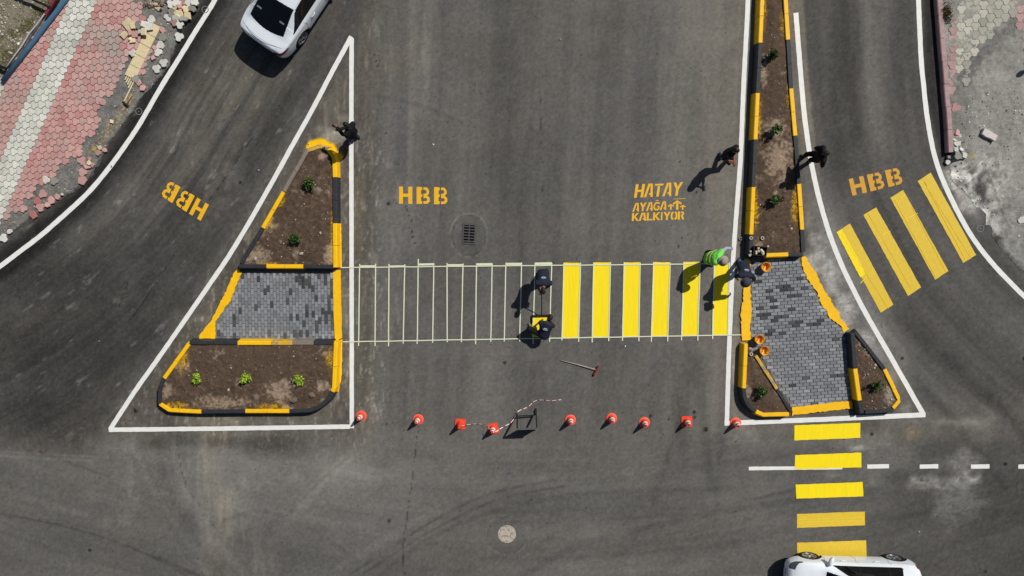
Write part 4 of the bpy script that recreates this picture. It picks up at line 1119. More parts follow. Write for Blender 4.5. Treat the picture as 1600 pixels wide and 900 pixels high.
vpoly = [(p.x, p.y) for p in G2([(1500, 150), (1600, 120), (1640, 440), (1585, 405), (1545, 350), (1500, 292), (1484, 262), (1488, 240)])]
pebbles('gravel', vpoly, rz, 900, .006, .04, [(150, 148, 142), (120, 118, 114), (190, 188, 180), (206, 204, 196), (100, 98, 94)], expo=4)
# ------------------------------------------------------------------ drain and manhole
M_IRON = simple('cast_iron', (74, 72, 72), .6, .4, .2, 40, space='w')
M_PIT = simple('dark_pit', (6, 6, 7), .9, .1, .1)
c = G(733, 365.5)
dr = empty('storm_drain', c, 'rectangular iron drain grate set in a round asphalt patch', 'drain')
dr.rotation_euler[2] = math.radians(-3)
m = MB(); m.box((0, 0, .004), (.42, .62, .004)); o = m.build('pit', M_PIT, dr)
m = MB()
for sx in (-1, 1): m.box((sx * .2, 0, .011), (.05, .66, .018))
for sy in (-1, 1): m.box((0, sy * .31, .0105), (.35, .05, .017))
o = m.build('frame', M_IRON, dr)
m = MB()
for k in range(6): m.box((0, -.235 + k * .094, .0095), (.348, .036, .014))
m.box((0, 0, .0085), (.03, .56, .008))
m.build('grate', M_IRON, dr)
c = G(792, 834.5)
mh = empty('manhole', c, 'round pale concrete manhole cover in the lower road', 'manhole cover')
m = MB(); m.lathe([(0, .010), (.19, .010), (.2, .014), (.23, .014), (.24, .009), (.30, .009), (.305, .0)], seg=40)
mo = m.build('cover', None, mh)
mm, nt, b = new_mat('dusty_concrete_cover', .9, .2)
n1 = noise(nt, wpos(nt), 12, 4, .7); n2 = noise(nt, wpos(nt), 60, 3)
cc = mixc(nt, ramp(nt, n1, [(.5, 0.0), (.62, 1.0)]), lin((178, 168, 154)), lin((124, 116, 106)))
nt.links.new(mixc(nt, 1.0, cc, ramp(nt, n2, [(.3, .85), (.7, 1.15)]), 'MULTIPLY'), b.inputs['Base Color']); bump(nt, b, n1, .6, .01)
mo.data.materials.append(mm)

# ------------------------------------------------------------------ masking tape of the crosswalk
topx = [562, 587, 608, 632.6, 653.6, 678, 698.6, 723.6, 744.5, 769, 790.4, 815, 836, 862, 881, 907, 927.5, 954, 975, 1000, 1021, 1047, 1068.5, 1094, 1116, 1139.5]
botx = [560.5, 586, 607, 630, 652, 676, 699, 721, 743, 767, 788, 812, 833, 858.5, 878, 904, 925, 951, 972.5, 998, 1017.5, 1043, 1064.5, 1090, 1113, 1137]
ordn = ['first', 'second', 'third', 'fourth', 'fifth', 'sixth', 'seventh', 'eighth', 'ninth', 'tenth', 'eleventh', 'twelfth', 'thirteenth', 'fourteenth']
def strip(name, a, b, w, z, mat):
    P = resample([G(*a), G(*b)], .4)
    org = P[0]
    vs = []; d = (P[-1] - P[0]).normalized(); nn = Vector((-d.y, d.x, 0))
    mb = MB()
    for i, p in enumerate(P):
        off = nn * random.uniform(-.004, .004)
        for s in (-1, 1):
            for zz in (0, .002): 
                q = p - org + off + nn * s * w / 2; vs.append((q.x, q.y, z + zz))
    fs = []
    for i in range(len(P) - 1):
        k = 4 * i; fs += [[k + 1, k + 5, k + 7, k + 3], [k, k + 4, k + 5, k + 1], [k + 2, k + 3, k + 7, k + 6]]
    mb.add(vs, fs); o = mb.build(name, mat); o.location = (org.x, org.y, 0)
    return o
for i, (a, b) in enumerate(zip(topx, botx)):
    y0 = 416.5 - 3.2 * (a - 560) / 580; 
    yt = y0 - random.uniform(3, 5); yb = 533 - 10 * (b - 560) / 580 + random.uniform(4, 9)
    if i == 4: yt -= 8
    if i == 25: yb = 524
    o = strip('masking_tape', (a, yt), (b, yb), .036, ZM + .010 + .0003 * i, M_TAPE)
    if i < 14: lb = '%s pale upright tape strip from the left end of the unpainted crosswalk' % ordn[i]
    else: lb = 'thin pale tape on the %s edge of the %s solid yellow stripe from the left' % ('left' if i % 2 == 0 else 'right', ordn[(i - 14) // 2 if i < 25 else 5])
    tag(o, lb, 'tape', 'pale tape strips of the crosswalk')
tag(strip('masking_tape', (533, 418), (1138, 411.8), .034, ZM + .020, M_TAPE), 'long pale tape line along the upper edge of the crosswalk', 'tape', 'pale tape strips of the crosswalk')
tag(strip('masking_tape', (536, 534), (1161, 523), .034, ZM + .020, M_TAPE), 'long pale tape line along the lower edge of the crosswalk', 'tape', 'pale tape strips of the crosswalk')
for i, k in enumerate((0, 2, 4, 6, 8, 10, 12)):
    a, b = topx[k], topx[k + 1]; yy = (415.8, 415.8, 413.3, 414, 413, 412.3, 412)[i]
    tag(strip('masking_tape', (a, yy), (b, yy - .3), (.05, .04, .07, .05, .07, .07, .08)[i], ZM + .024, M_TAPE), 'wide short tape piece capping the %s empty stripe of the crosswalk' % ordn[i], 'tape', 'pale tape strips of the crosswalk')

# ------------------------------------------------------------------ traffic cones
M_OR = simple('orange_cone_plastic', (226, 74, 46), .45, .4, .06, 8)
M_ORL = simple('pale_orange_cone_rim', (230, 92, 66), .5, .4, .06, 8)
M_RF = simple('white_reflective_band', (232, 226, 226), .35, .5, .04, 30)
def cone(px, py, square, bands, label, rot=0.0, tilt=(0, 0), sc=1.0):
    g = G(px, py)
    t = empty('traffic_cone', g, label, 'traffic cone', 'orange cones in a row across the road', rz=rot)
    t.rotation_euler[0] = tilt[0]; t.rotation_euler[1] = tilt[1]; t.scale = (sc, sc, sc)
    m = MB()
    if square:
        w = .175; r = .03; pts = []
        for (sx, sy, a0) in ((1, 1, 0), (-1, 1, 90), (-1, -1, 180), (1, -1, 270)):
            for k in range(5):
                a = math.radians(a0 + 22.5 * k); pts.append((sx * (w - r) + r * math.cos(a), sy * (w - r) + r * math.sin(a)))
        m.prism(pts, .004, .035, None, .006)
    else:
        m.lathe([(0, .003), (.178, .003), (.182, .012), (.178, .024), (.165, .030), (.14, .034), (.125, .036)], seg=32)
    m.build('base', M_ORL if not square else M_OR, t, False)
    def rr(z): return .118 + (.026 - .118) * (z - .035) / (.56 - .035)
    m = MB(); m.lathe([(.13, .030), (.122, .040), (rr(.06), .06), (rr(.3), .3), (rr(.545), .545), (.026, .555), (.017, .56), (.015, .54), (0, .53)], seg=28)
    m.build('cone_body', M_OR, t, True)
    if bands:
        for (z0, z1) in ((.19, .30), (.37, .46)):
            m = MB(); m.lathe([(rr(z0) + .001, z0), (rr(z0) + .004, z0 + .002), (rr(z1) + .004, z1 - .002), (rr(z1) + .001, z1)], seg=28)
            m.build('reflective_band', M_RF, t, True)
    return t
cone(564.7, 649.8, False, True, 'round based cone at the left white line corner, leftmost of the row', .3)
cone(653.6, 655.3, False, True, 'round based striped cone beside the thin road crack, second from left', 1)
cone(719.3, 662.5, True, False, 'plain orange square based cone without white bands, holding the tape end', -.05)
cone(770.5, 669.5, True, True, 'square based striped cone left of the steel frame, with tape tied on', .22)
cone(891.3, 656.0, False, True, 'round based striped cone just right of the steel frame', .5)
cone(955.6, 653.7, False, True, 'round based striped cone nearest below the broom', .1)
cone(1006.7, 659.9, False, True, 'round based striped cone between the broom cone and the square based one', .8)
cone(1072.8, 658.5, True, True, 'square based striped cone standing alone right of the broom', .02)
cone(1149.0, 660.6, False, True, 'round based striped cone at the corner of the right island line, rightmost', .4)

# barrier tape : red and white ribbon
bt_m = ground_mat('barrier_tape', rough=.5, grain=.03, bstr=0, specs=False)
pts = [G(715.5, 669, .5), G(722, 665.5, .22), G(728, 664.2, .12), G(736, 662.8, .05), G(745, 662.2, .03), G(753, 662.8, .05), G(761, 665, .2), G(765.5, 671, .42), G(770, 676.5, .5), G(776, 673.8, .36), G(783, 669, .2), G(790, 665, .18), G(797, 661.5, .16), G(803, 655, .12), G(806.5, 648, .08), G(808.5, 643.2, .05),
       G(812, 641, .03), G(818, 639, .03), G(826, 635.5, .03), G(832, 629, .04), G(837, 625.8, .04), G(841, 625, .03), G(848, 625, .03), G(856, 626, .04), G(864, 626.2, .03), G(871, 625.2, .04), G(877, 624.5, .03)]
P = resample(pts, .03, 3)
m = MB(); L = 0; W_ = .026
for i in range(len(P) - 1):
    a, b = P[i], P[i + 1]; d = (b - a).normalized(); L += (b - a).length
    tw = math.sin(L * 2.1) * .5
    nn = Vector((-d.y, d.x, 0)).normalized() * math.cos(tw) + Vector((0, 0, math.sin(tw)))
    col = tuple(lina((172, 74, 72))) if int(L / .07) % 3 == 0 else tuple(lina((226, 214, 212)))
    t = nn.cross(d) * .0012
    m.add([a - nn * W_ / 2 - t, a + nn * W_ / 2 - t, b + nn * W_ / 2 - t, b - nn * W_ / 2 - t, a - nn * W_ / 2 + t, a + nn * W_ / 2 + t, b + nn * W_ / 2 + t, b - nn * W_ / 2 + t], [[0, 1, 2, 3], [7, 6, 5, 4]], col)
tag(m.build('barrier_tape', bt_m), 'red and white barrier tape trailing from the cones past the steel frame', 'barrier tape')

# A-frame sign stand
sg = empty('sign_stand', G(823, 660), 'dark steel sign frame standing among the cones with tape on it', 'sign stand')
M_STEEL = simple('dark_painted_steel', (38, 39, 41), .45, .5, .15, 14, metal=.2)
HT = .74
TL, TR = G(808.3, 670.5, HT), G(838.6, 669.5, HT)
FL, FR = G(808.0, 645.0), G(836.5, 643.0)
BL, BR = G(809.0, 671.5), G(838.6, 670.5)
m = MB(); m.bar(TL + Vector((-.02, 0, 0)), TR + Vector((.02, 0, 0)), .05); adopt(m.build('top_rail', simple('pale_steel_edge', (88, 90, 90), .5, .4, .2, 14), None), sg)
for a, b in ((TL, FL), (TR, FR + Vector((.02, .1, 0)))):
    m = MB(); m.bar(a, b + Vector((0, 0, .01)), .048); adopt(m.build('leg', M_STEEL), sg)
m = MB(); a = TL.lerp(FL, .88); b = TR.lerp(FR, .88); m.bar(a, b, .045); adopt(m.build('cross_rail', bpy.data.materials['pale_steel_edge']), sg)
m = MB(); a = TL.lerp(FL, .78); b = TR.lerp(FR, .80); m.bar(a, b, .03); adopt(m.build('cross_rail', M_STEEL), sg)
d1 = (TL - BL); n_ = (TR - TL).cross(d1).normalized() * .008
m = MB(); q = [BL, BR, TR, TL]
m.add([p + n_ for p in q] + [p - n_ for p in q], [[0, 1, 2, 3], [7, 6, 5, 4], [0, 4, 5, 1], [1, 5, 6, 2], [2, 6, 7, 3], [3, 7, 4, 0]])
adopt(m.build('panel', simple('grey_sheet_steel', (120, 122, 122), .5, .4, .1, 6)), sg)

# broom
bro = empty('broom', G(905, 571), 'long handled push broom with red head lying on the road', 'broom')
m = MB(); m.tube([G(875.5, 563, .03), G(900, 569, .045), G(930.5, 577.2, .09)], .014, 8); adopt(m.build('handle', simple('metal_broom_handle', (176, 160, 142), .45, .4, .25, 5), None, True), bro)
a, b = G(936, 571.5, .09), G(928.5, 586, .09)
m = MB(); m.bar(a, b, .055, .04); adopt(m.build('head', simple('dark_red_wood', (128, 44, 40), .6, .3, .15, 12)), bro)
m = MB(); rnd = random.Random(3)
dv = (b - a); pv = Vector((-dv.y, dv.x, 0)).normalized()
for i in range(26):
    for j in range(5):
        p = a + dv * ((i + .5) / 26) + pv * ((j - 2) * .011); q = p + Vector((0, 0, -.085)) + pv * ((j - 2) * .006 + .012)
        m.bar(p, q, .005)
adopt(m.build('bristles', simple('green_bristles', (120, 150, 70), .8, .2, .3, 30)), bro)

# ------------------------------------------------------------------ buckets, tape rolls, tray
M_BUCK = simple('yellow_bucket_plastic', (226, 158, 30), .4, .4, .08, 8)
M_YP = simple('wet_yellow_paint', (222, 150, 12), .25, .6, .12, 6)
def bucket(px, py, label, h=.24, r=.145):
    t = empty('bucket', G(px, py, ZP), label, 'bucket', 'yellow paint buckets')
    m = MB(); m.lathe([(0, 0), (r * .82, 0), (r * .86, .01), (r, h - .012), (r + .008, h - .01), (r + .008, h), (r - .006, h), (r * .84, .02), (0, .02)], seg=32)
    m.build('body', M_BUCK, t, True)
    m = MB(); m.lathe([(0, h * .35), (r * .9, h * .35)], seg=24); m.build('paint', M_YP, t)
    m = MB(); m.tube([(math.cos(a) * (r + .01), .03 * math.sin(a) + .01, h - .03 - .10 * math.sin(a)) for a in [math.pi * k / 10 for k in range(11)]], .004, 6); m.build('handle', simple('steel_wire', (150, 150, 150), .3, .5, .05), t)
    m = MB(); m.tube([(0.03, .02, h * .3), (-.05, -.05, h * .95), (-.10, -.09, h * 1.12)], .014, 7); m.build('stirring_stick', simple('paint_covered_wood', (238, 208, 120), .6), t)
    return t
bucket(1193.8, 416.5, 'yellow bucket beside the worker in dark blue at the top of the grey bricks')
bucket(1184, 529, 'upper of the two yellow buckets by the lower left planter')
bucket(1191.5, 546.5, 'lower of the two yellow buckets by the lower left planter')
M_TR = simple('white_tape_roll', (178, 174, 164), .6, .3, .06, 20)
def roll(px, py, z, label, r=.055, w=.035, tilt=0.0, mat=None):
    m = MB(); m.lathe([(r * .55, 0), (r, 0), (r, w), (r * .55, w)], seg=22, close=True)
    o = m.build('tape_roll', mat or M_TR); o.location = G(px, py, z); o.rotation_euler[0] = tilt
    tag(o, label, 'tape roll', 'white tape rolls')
roll(1171.8, 545, ZP + .08, 'upper white tape roll beside the lower left planter buckets', tilt=.2, w=.12)
roll(1173.5, 553.3, KH - .04, 'lower white tape roll at the planter corner by the buckets', tilt=-.1)
roll(1173.3, 371.8, KH + .005, 'small tape roll lying on the black kerb of the median')
roll(1191, 372, KH + .0, 'small tape roll lying on the soil near the end of the median planter')
roll(1157, 373, .012, 'small tape roll on the white line left of the median', mat=simple('grey_tape_roll', (120, 122, 122), .6))
tr = empty('crate', G(1186, 392, KH), 'dark crate full of pale paint pots resting on the median kerb', 'crate')
ang = math.radians(-6)
m = MB(); w, h, t_ = .20, .14, .018
M_ = Matrix.Rotation(ang, 3, 'Z')
m.box(M_ @ Vector((0, 0, .01)), (2 * w, 2 * h, .02), M_)
for sx in (-1, 1): m.box(M_ @ Vector((sx * w, 0, .08)), (t_, 2 * h, .15), M_)
for sy in (-1, 1): m.box(M_ @ Vector((0, sy * h, .0795)), (2 * w, t_, .149), M_)
m.build('body', simple('black_brown_plastic', (44, 36, 32), .6, .3, .2, 10), tr)
rnd = random.Random(5)
for k in range(9):
    x, y = rnd.uniform(-.13, .13), rnd.uniform(-.08, .08); rr_ = rnd.uniform(.035, .05)
    m = MB(); R_ = Matrix.Rotation(rnd.uniform(-.7, .7), 3, 'X') @ Matrix.Rotation(rnd.uniform(-.5, .5), 3, 'Y')
    m.lathe([(0, 0), (rr_ * .9, 0), (rr_, .06), (rr_ * .85, .075), (rr_ * .5, .08), (rr_ * .45, .10), (0, .10)], (0, 0, 0), 14, R_)
    o = m.build('paint_pot', simple('cream_pot_%d' % k, rnd.choice([(222, 214, 186), (206, 196, 176), (230, 214, 130), (190, 180, 160)]), .5, .4, .15, 16), None, True)
    q = G(1186, 392, KH); o.location = (q.x + x, q.y + y, KH + .03 + rnd.uniform(0, .05))
    tag(o, 'pale paint pot piled in the dark crate on the median kerb', 'paint pot', 'pale paint pots piled in the dark crate')
for k, (a, b) in enumerate(((1171.5, 393), (1172.5, 397), (1170.5, 398))):
    m = MB(); m.lathe([(0, 0), (.035, 0), (.036, .07), (.02, .08), (0, .08)], seg=14)
    o = m.build('paint_pot', bpy.data.materials['cream_pot_%d' % (k + 2)], None, True); o.location = G(a, b, KH); o.rotation_euler = (.3 * k, .2, 0)
    tag(o, 'pale yellowish paint pot standing on the kerb corner left of the dark crate', 'paint pot', 'pots on the kerb left of the crate')
# small litter on the road
for (a, b, cc) in ((876, 62, (150, 145, 135)), (677, 226, (190, 188, 180)), (887.5, 655.5, (200, 200, 190)), (977, 541, (220, 220, 215)), (1436, 831, (150, 148, 140)), (155, 533, (130, 128, 122)), (404, 266, (150, 150, 146)), (174, 260, (140, 138, 134)), (1181, 5, (210, 210, 205)), (1560, 45, (150, 150, 140))):
    m = MB(); vs, fs = rock_vs((0, 0, 0), random.uniform(.03, .05)); m.add(vs, fs, tuple(lina(cc)))
    o = m.build('stone', M_STONE); o.location = G(a, b, .015); tag(o, 'small pale stone chip lying loose on the open asphalt', 'stone', 'stone chips on the asphalt')

# ------------------------------------------------------------------ shrubs
def leaf_mat(name, rgb):
    m, nt, b = new_mat(name, .55, .35)
    at = N(nt, 'ShaderNodeVertexColor'); at.layer_name = 'tone'
    n = noise(nt, opos(nt), 25, 2)
    nt.links.new(mixc(nt, 1.0, at.outputs[0], ramp(nt, n, [(.3, .75), (.7, 1.25)]), 'MULTIPLY'), b.inputs['Base Color'])
    b.inputs['Subsurface Weight'].default_value = 0
    return m
M_LEAF = leaf_mat('leaves', 0)
M_STEM = simple('brown_stem', (92, 72, 50), .8)
def shrub(px, py, zb, r, h, lime, label, seed):
    rnd = random.Random(seed)
    g = G(px, py, zb)
    t = empty('shrub', g, label, 'shrub', 'young shrubs planted in the islands')
    m = MB(); f = MB()
    pal = [(140, 166, 44), (160, 188, 56), (112, 140, 36), (176, 196, 78)] if lime else [(46, 70, 26), (58, 88, 30), (78, 112, 36), (36, 54, 22)]
    m.tube([(0, 0, -.03), (.01, .005, h * .5)], [.012, .006], 7)
    for k in range(11):
        a = rnd.uniform(0, 6.28); rr = r * rnd.uniform(.4, 1.0); hh = h * rnd.uniform(.45, 1.0)
        tip = Vector((math.cos(a) * rr, math.sin(a) * rr, hh)); mid = Vector((tip.x * .35, tip.y * .35, hh * .6))
        m.tube([(0, 0, .02), mid, tip], [.005, .004, .002], 5)
        for q in range(30):
            s = rnd.uniform(.35, 1.05); p = mid.lerp(tip, s) if s > .5 else Vector((0, 0, .02)).lerp(mid, s * 2)
            p = p + Vector((rnd.gauss(0, .032), rnd.gauss(0, .032), rnd.gauss(0, .022)))
            d = Vector((rnd.gauss(0, 1), rnd.gauss(0, 1), rnd.gauss(.2, .6))).normalized(); n = d.orthogonal().normalized(); n.rotate(Matrix.Rotation(rnd.uniform(0, 6), 3, d))
            L = rnd.uniform(.04, .075); w = L * .46
            col = tuple(lina(np.array(rnd.choice(pal)) * rnd.uniform(.8, 1.2)))
            f.add([p, p + d * L * .45 + n * w, p + d * L, p + d * L * .45 - n * w], [[0, 1, 2, 3]], col)
    m.build('stem', M_STEM, t, True); f.build('foliage', M_LEAF, t)
    return t
for k, (a, b, r, h, lm, lb) in enumerate([(486, 288, .17, .34, False, 'dark green shrub in the narrow top of the left triangular island'), (464, 373, .18, .32, False, 'dark green shrub near the grey pavers in the upper left planter'),
      (308.5, 590.5, .17, .26, True, 'lime green shrub, leftmost in the lower left planter'), (386, 589, .17, .26, True, 'lime green shrub in the middle of the lower left planter'), (470, 592, .14, .24, True, 'smaller lime green shrub, rightmost in the lower left planter'),
      (1205, 88, .13, .42, False, 'spindly shrub in the median, topmost of its three'), (1209, 203, .15, .40, False, 'shrub in the median level with the walking workers'), (1209.5, 314, .17, .36, False, 'shrub in the median nearest the grey bricks'),
      (1187, 610, .17, .28, False, 'shrub in the small planter at the lower left of the right island'), (1366, 601, .15, .32, False, 'shrub in the stony planter at the lower right of the right island')]):
    shrub(a, b, KH - .03, r, h, lm, lb, 40 + k)

# ------------------------------------------------------------------ people
def capsule(bm, a, ra, b, rb, seg=12, sq=(1, 1), side=None):
    """tapered capsule between two joints"""
    a = Vector(a); b = Vector(b); d = b - a
    L = d.length
    if L < 1e-4: d = Vector((0, 0, 1)); L = 1e-4
    z = d.normalized()
    x = side.normalized() if side is not None else z.orthogonal().normalized()
    x = (x - z * x.dot(z)).normalized(); y = z.cross(x)
    rings = []
    for (c, r, s) in ((a, ra, -1), (b, rb, 1)):
        angs = [(-80, -55, -28, 0), (0, 28, 55, 80)][s > 0]
        for g in angs:
            g = math.radians(g); rings.append((c + z * r * math.sin(g) * sq[1], r * math.cos(g)))
    vs = [[bm.verts.new(c + (x * math.cos(t) * sq[0] + y * math.sin(t) * sq[1]) * r) for t in [2 * math.pi * k / seg for k in range(seg)]] for c, r in rings]
    for i in range(len(vs) - 1):
        for k in range(seg): bm.faces.new((vs[i][k], vs[i][(k + 1) % seg], vs[i + 1][(k + 1) % seg], vs[i + 1][k]))
    bm.faces.new(vs[0][::-1]); bm.faces.new(vs[-1])
def remesh(bm, name, mat, voxel=.012, smooth=6, wrinkle=0.0, extra=None):
    bmesh.ops.recalc_face_normals(bm, faces=bm.faces)
    me = bpy.data.meshes.new(name); bm.to_mesh(me); bm.free()
    tmp = bpy.data.objects.new('tmp', me); COL.objects.link(tmp)
    r = tmp.modifiers.new('r', 'REMESH'); r.mode = 'VOXEL'; r.voxel_size = voxel
    s = tmp.modifiers.new('s', 'SMOOTH'); s.iterations = smooth; s.factor = .5
    dg = bpy.context.evaluated_depsgraph_get()
    new = bpy.data.meshes.new_from_object(tmp.evaluated_get(dg))
    bpy.data.objects.remove(tmp)
    if wrinkle:
        nn = len(new.vertices); co = np.empty(nn * 3, np.float32); new.vertices.foreach_get('co', co)
        no = np.array([v.normal for v in new.vertices]).reshape(-1, 3); co = co.reshape(-1, 3)
        w = (fbm(co[:, 0] * 14 + co[:, 2] * 9, co[:, 1] * 14 - co[:, 2] * 11, 3, 5) - .5) * wrinkle
        co = co + no * w[:, None]; new.vertices.foreach_set('co', co.astype(np.float32).ravel()); new.update()
    if extra is not None:
        b2 = bmesh.new(); b2.from_mesh(new); e = bpy.data.meshes.new('e'); bmesh.ops.recalc_face_normals(extra, faces=extra.faces); extra.to_mesh(e); extra.free(); b2.from_mesh(e); b2.to_mesh(new); b2.free()
        bpy.data.meshes.remove(e)
    new.materials.clear(); new.materials.append(mat); new.shade_smooth(); new.name = name
    o = bpy.data.objects.new(name, new); COL.objects.link(o)
    return o
M_SKIN = simple('skin', (176, 120, 92), .55, .35, .06, 10)
M_SKIND = simple('tanned_skin', (134, 84, 64), .55, .35, .06, 10)
M_HAIR = simple('black_hair', (26, 22, 20), .6, .4, .25, 60)
M_EYE = simple('dark_eye', (20, 16, 14), .2, .5)
M_TEE = simple('black_tshirt', (20, 21, 25), .8, .2, .25, 14, bumps=.2)
M_NAVY = simple('dark_navy_tshirt', (32, 38, 52), .8, .2, .25, 14, bumps=.2)
M_TROU = simple('black_trousers', (19, 20, 23), .8, .2, .25, 16, bumps=.2)
M_JEAN = simple('dark_blue_jeans', (44, 58, 84), .8, .2, .25, 20, bumps=.2)
M_LJEAN = simple('faded_blue_jeans', (62, 84, 114), .8, .2, .2, 20, bumps=.2)
M_GREYS = simple('grey_blue_shirt', (150, 158, 176), .8, .2, .12, 20, bumps=.2)
M_VEST = simple('green_safety_vest', (112, 208, 84), .7, .3, .14, 14, bumps=.2)
M_VSTR = simple('yellow_vest_band', (214, 226, 120), .5, .4, .05)
M_SHOE = simple('dark_shoe', (36, 38, 40), .6, .3, .2, 20)
M_SOLE = simple('grey_shoe', (110, 114, 116), .6, .3, .2, 20)
M_CAPG = simple('camouflage_cap', (150, 142, 128), .8, .2, .35, 40)
M_HAT = simple('dark_grey_bucket_hat', (58, 62, 70), .8, .2, .2, 20)
M_PRINT = simple('white_shirt_print', (200, 204, 210), .7, .2, .1, 30)
def hand(bm, wrist, direction, up, s=1.0, side=1, curl=.6):
    d = Vector(direction).normalized(); u = Vector(up); u = (u - d * u.dot(d)).normalized(); w = d.cross(u) * side
    wrist = Vector(wrist)
    pc = wrist + d * .05
    capsule(bm, wrist + d * .015, .027, wrist + d * .085, .036, 10, (1.15, .5), w)
    for k, (o, L) in enumerate(((-.03, .070), (-.010, .080), (.011, .074), (.031, .058))):
        base = wrist + d * .09 + w * o
        d1 = (d * math.cos(curl * .6) - u * math.sin(curl * .6) + w * o * 2).normalized(); p1 = base + d1 * L * .48
        d2 = (d * math.cos(curl * 1.7) - u * math.sin(curl * 1.7)).normalized(); p2 = p1 + d2 * L * .36
        d3 = (d * math.cos(curl * 2.4) - u * math.sin(curl * 2.4)).normalized(); p3 = p2 + d3 * L * .26
        capsule(bm, base, .0095, p1, .009, 7); capsule(bm, p1, .009, p2, .008, 7); capsule(bm, p2, .008, p3, .0068, 7)
    b = wrist + d * .035 - w * .026; t1 = b + (d * .6 - w * .7 - u * .3).normalized() * .042; t2 = t1 + (d * .85 - w * .2 - u * .5).normalized() * .034
    capsule(bm, b, .014, t1, .011, 7); capsule(bm, t1, .011, t2, .009, 7)
def person(label, J, face, shirt, trousers, shoes=M_SHOE, skin=M_SKIN, sleeve='short', head='hair', cap=None, vest=False, printed=False, group=None, base=None):
    """J: joint positions in metres (world). face: horizontal direction the head looks"""
    J = {k: Vector(v) for k, v in J.items()}
    org = Vector(base) if base is not None else (J['anL'] + J['anR']) / 2; org.z = 0 if base is None else org.z
    for k in J: J[k] = J[k] - org
    pel, nk, hd = J['pel'], J['nk'], J['hd']
    face = Vector((face[0], face[1], face[2] if len(face) > 2 else 0)).normalized()
    def lr(v0, v1): return v0.lerp(v1, .5)
    chest = pel.lerp(nk, .72); waist = pel.lerp(nk, .36)
    axis = (J['shR'] - J['shL']).normalized(); hax = (J['hipR'] - J['hipL']).normalized()
    def torso(bm, f, low=0.0):
        capsule(bm, pel + (pel - nk).normalized() * low, .115 + f, waist, .105 + f, 16, (1.42, .95), hax)
        capsule(bm, waist, .108 + f, chest, .125 + f, 16, (1.38, .92), axis)
        capsule(bm, chest, .125 + f, nk.lerp(chest, .3), .10 + f, 16, (1.45, .85), axis)
        for s in ('L', 'R'):
            sh = J['sh' + s]; capsule(bm, chest.lerp(sh, .45), .085 + f, sh, .062 + f, 12)
            capsule(bm, nk.lerp(chest, .12), .06 + f, sh, .052 + f, 12)
    def arm(bm, s, f, cut=1.0, fore=1.0):
        sh, el, ha = J['sh' + s], J['el' + s], J['ha' + s]
        capsule(bm, sh, .052 + f, sh.lerp(el, cut), .052 + (.040 - .052) * cut + f, 12)
        if fore > 0: capsule(bm, el, .040 + f, el.lerp(ha, .35), .041 + f * .8, 12); capsule(bm, el.lerp(ha, .35), .041 + f * .8, el.lerp(ha, fore), .026 + f * (1.3 if f else 1), 12)
    def leg(bm, s, f, end=1.0):
        hp, kn, an = J['hip' + s], J['kn' + s], J['an' + s]
        capsule(bm, hp, .088 + f, kn, .057 + f, 14)
        capsule(bm, kn, .056 + f, kn.lerp(an, .3), .056 + f, 14); capsule(bm, kn.lerp(an, .3), .056 + f, kn.lerp(an, end), .036 + f * 1.4, 14)
    bm = bmesh.new()
    torso(bm, 0)
    capsule(bm, nk, .054, hd - (hd - nk).normalized() * .06, .05, 12)
    upv = (hd - nk).normalized()
    fw = (face - upv * face.dot(upv)).normalized(); sd = fw.cross(upv)
    capsule(bm, hd + upv * .03, .078, hd + upv * .045 - fw * .018, .082, 16, (.93, 1), sd)
    capsule(bm, hd - upv * .045 + fw * .025, .056, hd - upv * .07 + fw * .045, .04, 12)
    capsule(bm, hd + fw * .085, .012, hd - upv * .025 + fw * .098, .016, 8)
    for s in (-1, 1): capsule(bm, hd + sd * s * .078 + upv * .012, .014, hd + sd * s * .078 - upv * .018, .011, 8)
    ex = bmesh.new()
    for s in ('L', 'R'):
        arm(bm, s, 0); leg(bm, s, 0)
        an = J['an' + s]; toe = J['toe' + s]
        capsule(bm, an, .035, toe, .03, 10)
        wr = J['ha' + s]; dd = (wr - J['el' + s]).normalized()
        hdir = (dd + (fw if s == 'L' else fw) * .15 + Vector((0, 0, -.2))).normalized()
        capsule(bm, wr - dd * .02, .026, wr + hdir * .03, .028, 10)
        hand(ex, wr, hdir, Vector((0, 0, 1)) if abs(hdir.z) < .8 else fw, 1, 1 if s == 'L' else -1)
    body = remesh(bm, 'person', skin, .012, 5, 0, ex)
    body.location = org
    tag(body, label, 'person', group)
    ch = []
    bm = bmesh.new(); torso(bm, .028)
    for s in ('L', 'R'):
        if sleeve == 'short': arm(bm, s, .024, .72, 0)
        else: arm(bm, s, .018, 1, .95)
    ch.append(remesh(bm, 'shirt', shirt, .013, 3, .022))
    bm = bmesh.new()
    capsule(bm, pel + (nk - pel).normalized() * .03, .125, pel - (nk - pel).normalized() * .03, .12, 16, (1.4, 1), hax)
    for s in ('L', 'R'):
        capsule(bm, pel, .11, J['hip' + s], .105, 12); leg(bm, s, .016, .93)
    ch.append(remesh(bm, 'trousers', trousers, .014, 3, .026))
    for s in ('L', 'R'):
        an, toe = J['an' + s], J['toe' + s]; f = (toe - an); f.z = 0; f.normalize()
        bm = bmesh.new()
        capsule(bm, an - f * .045 + Vector((0, 0, -.035)), .045, toe + Vector((0, 0, .0)), .042, 12, (1.05, .8)); capsule(bm, an + Vector((0, 0, .0)), .05, an + f * .05 + Vector((0, 0, -.03)), .045, 12)
        ch.append(remesh(bm, 'shoe', shoes, .012, 3))
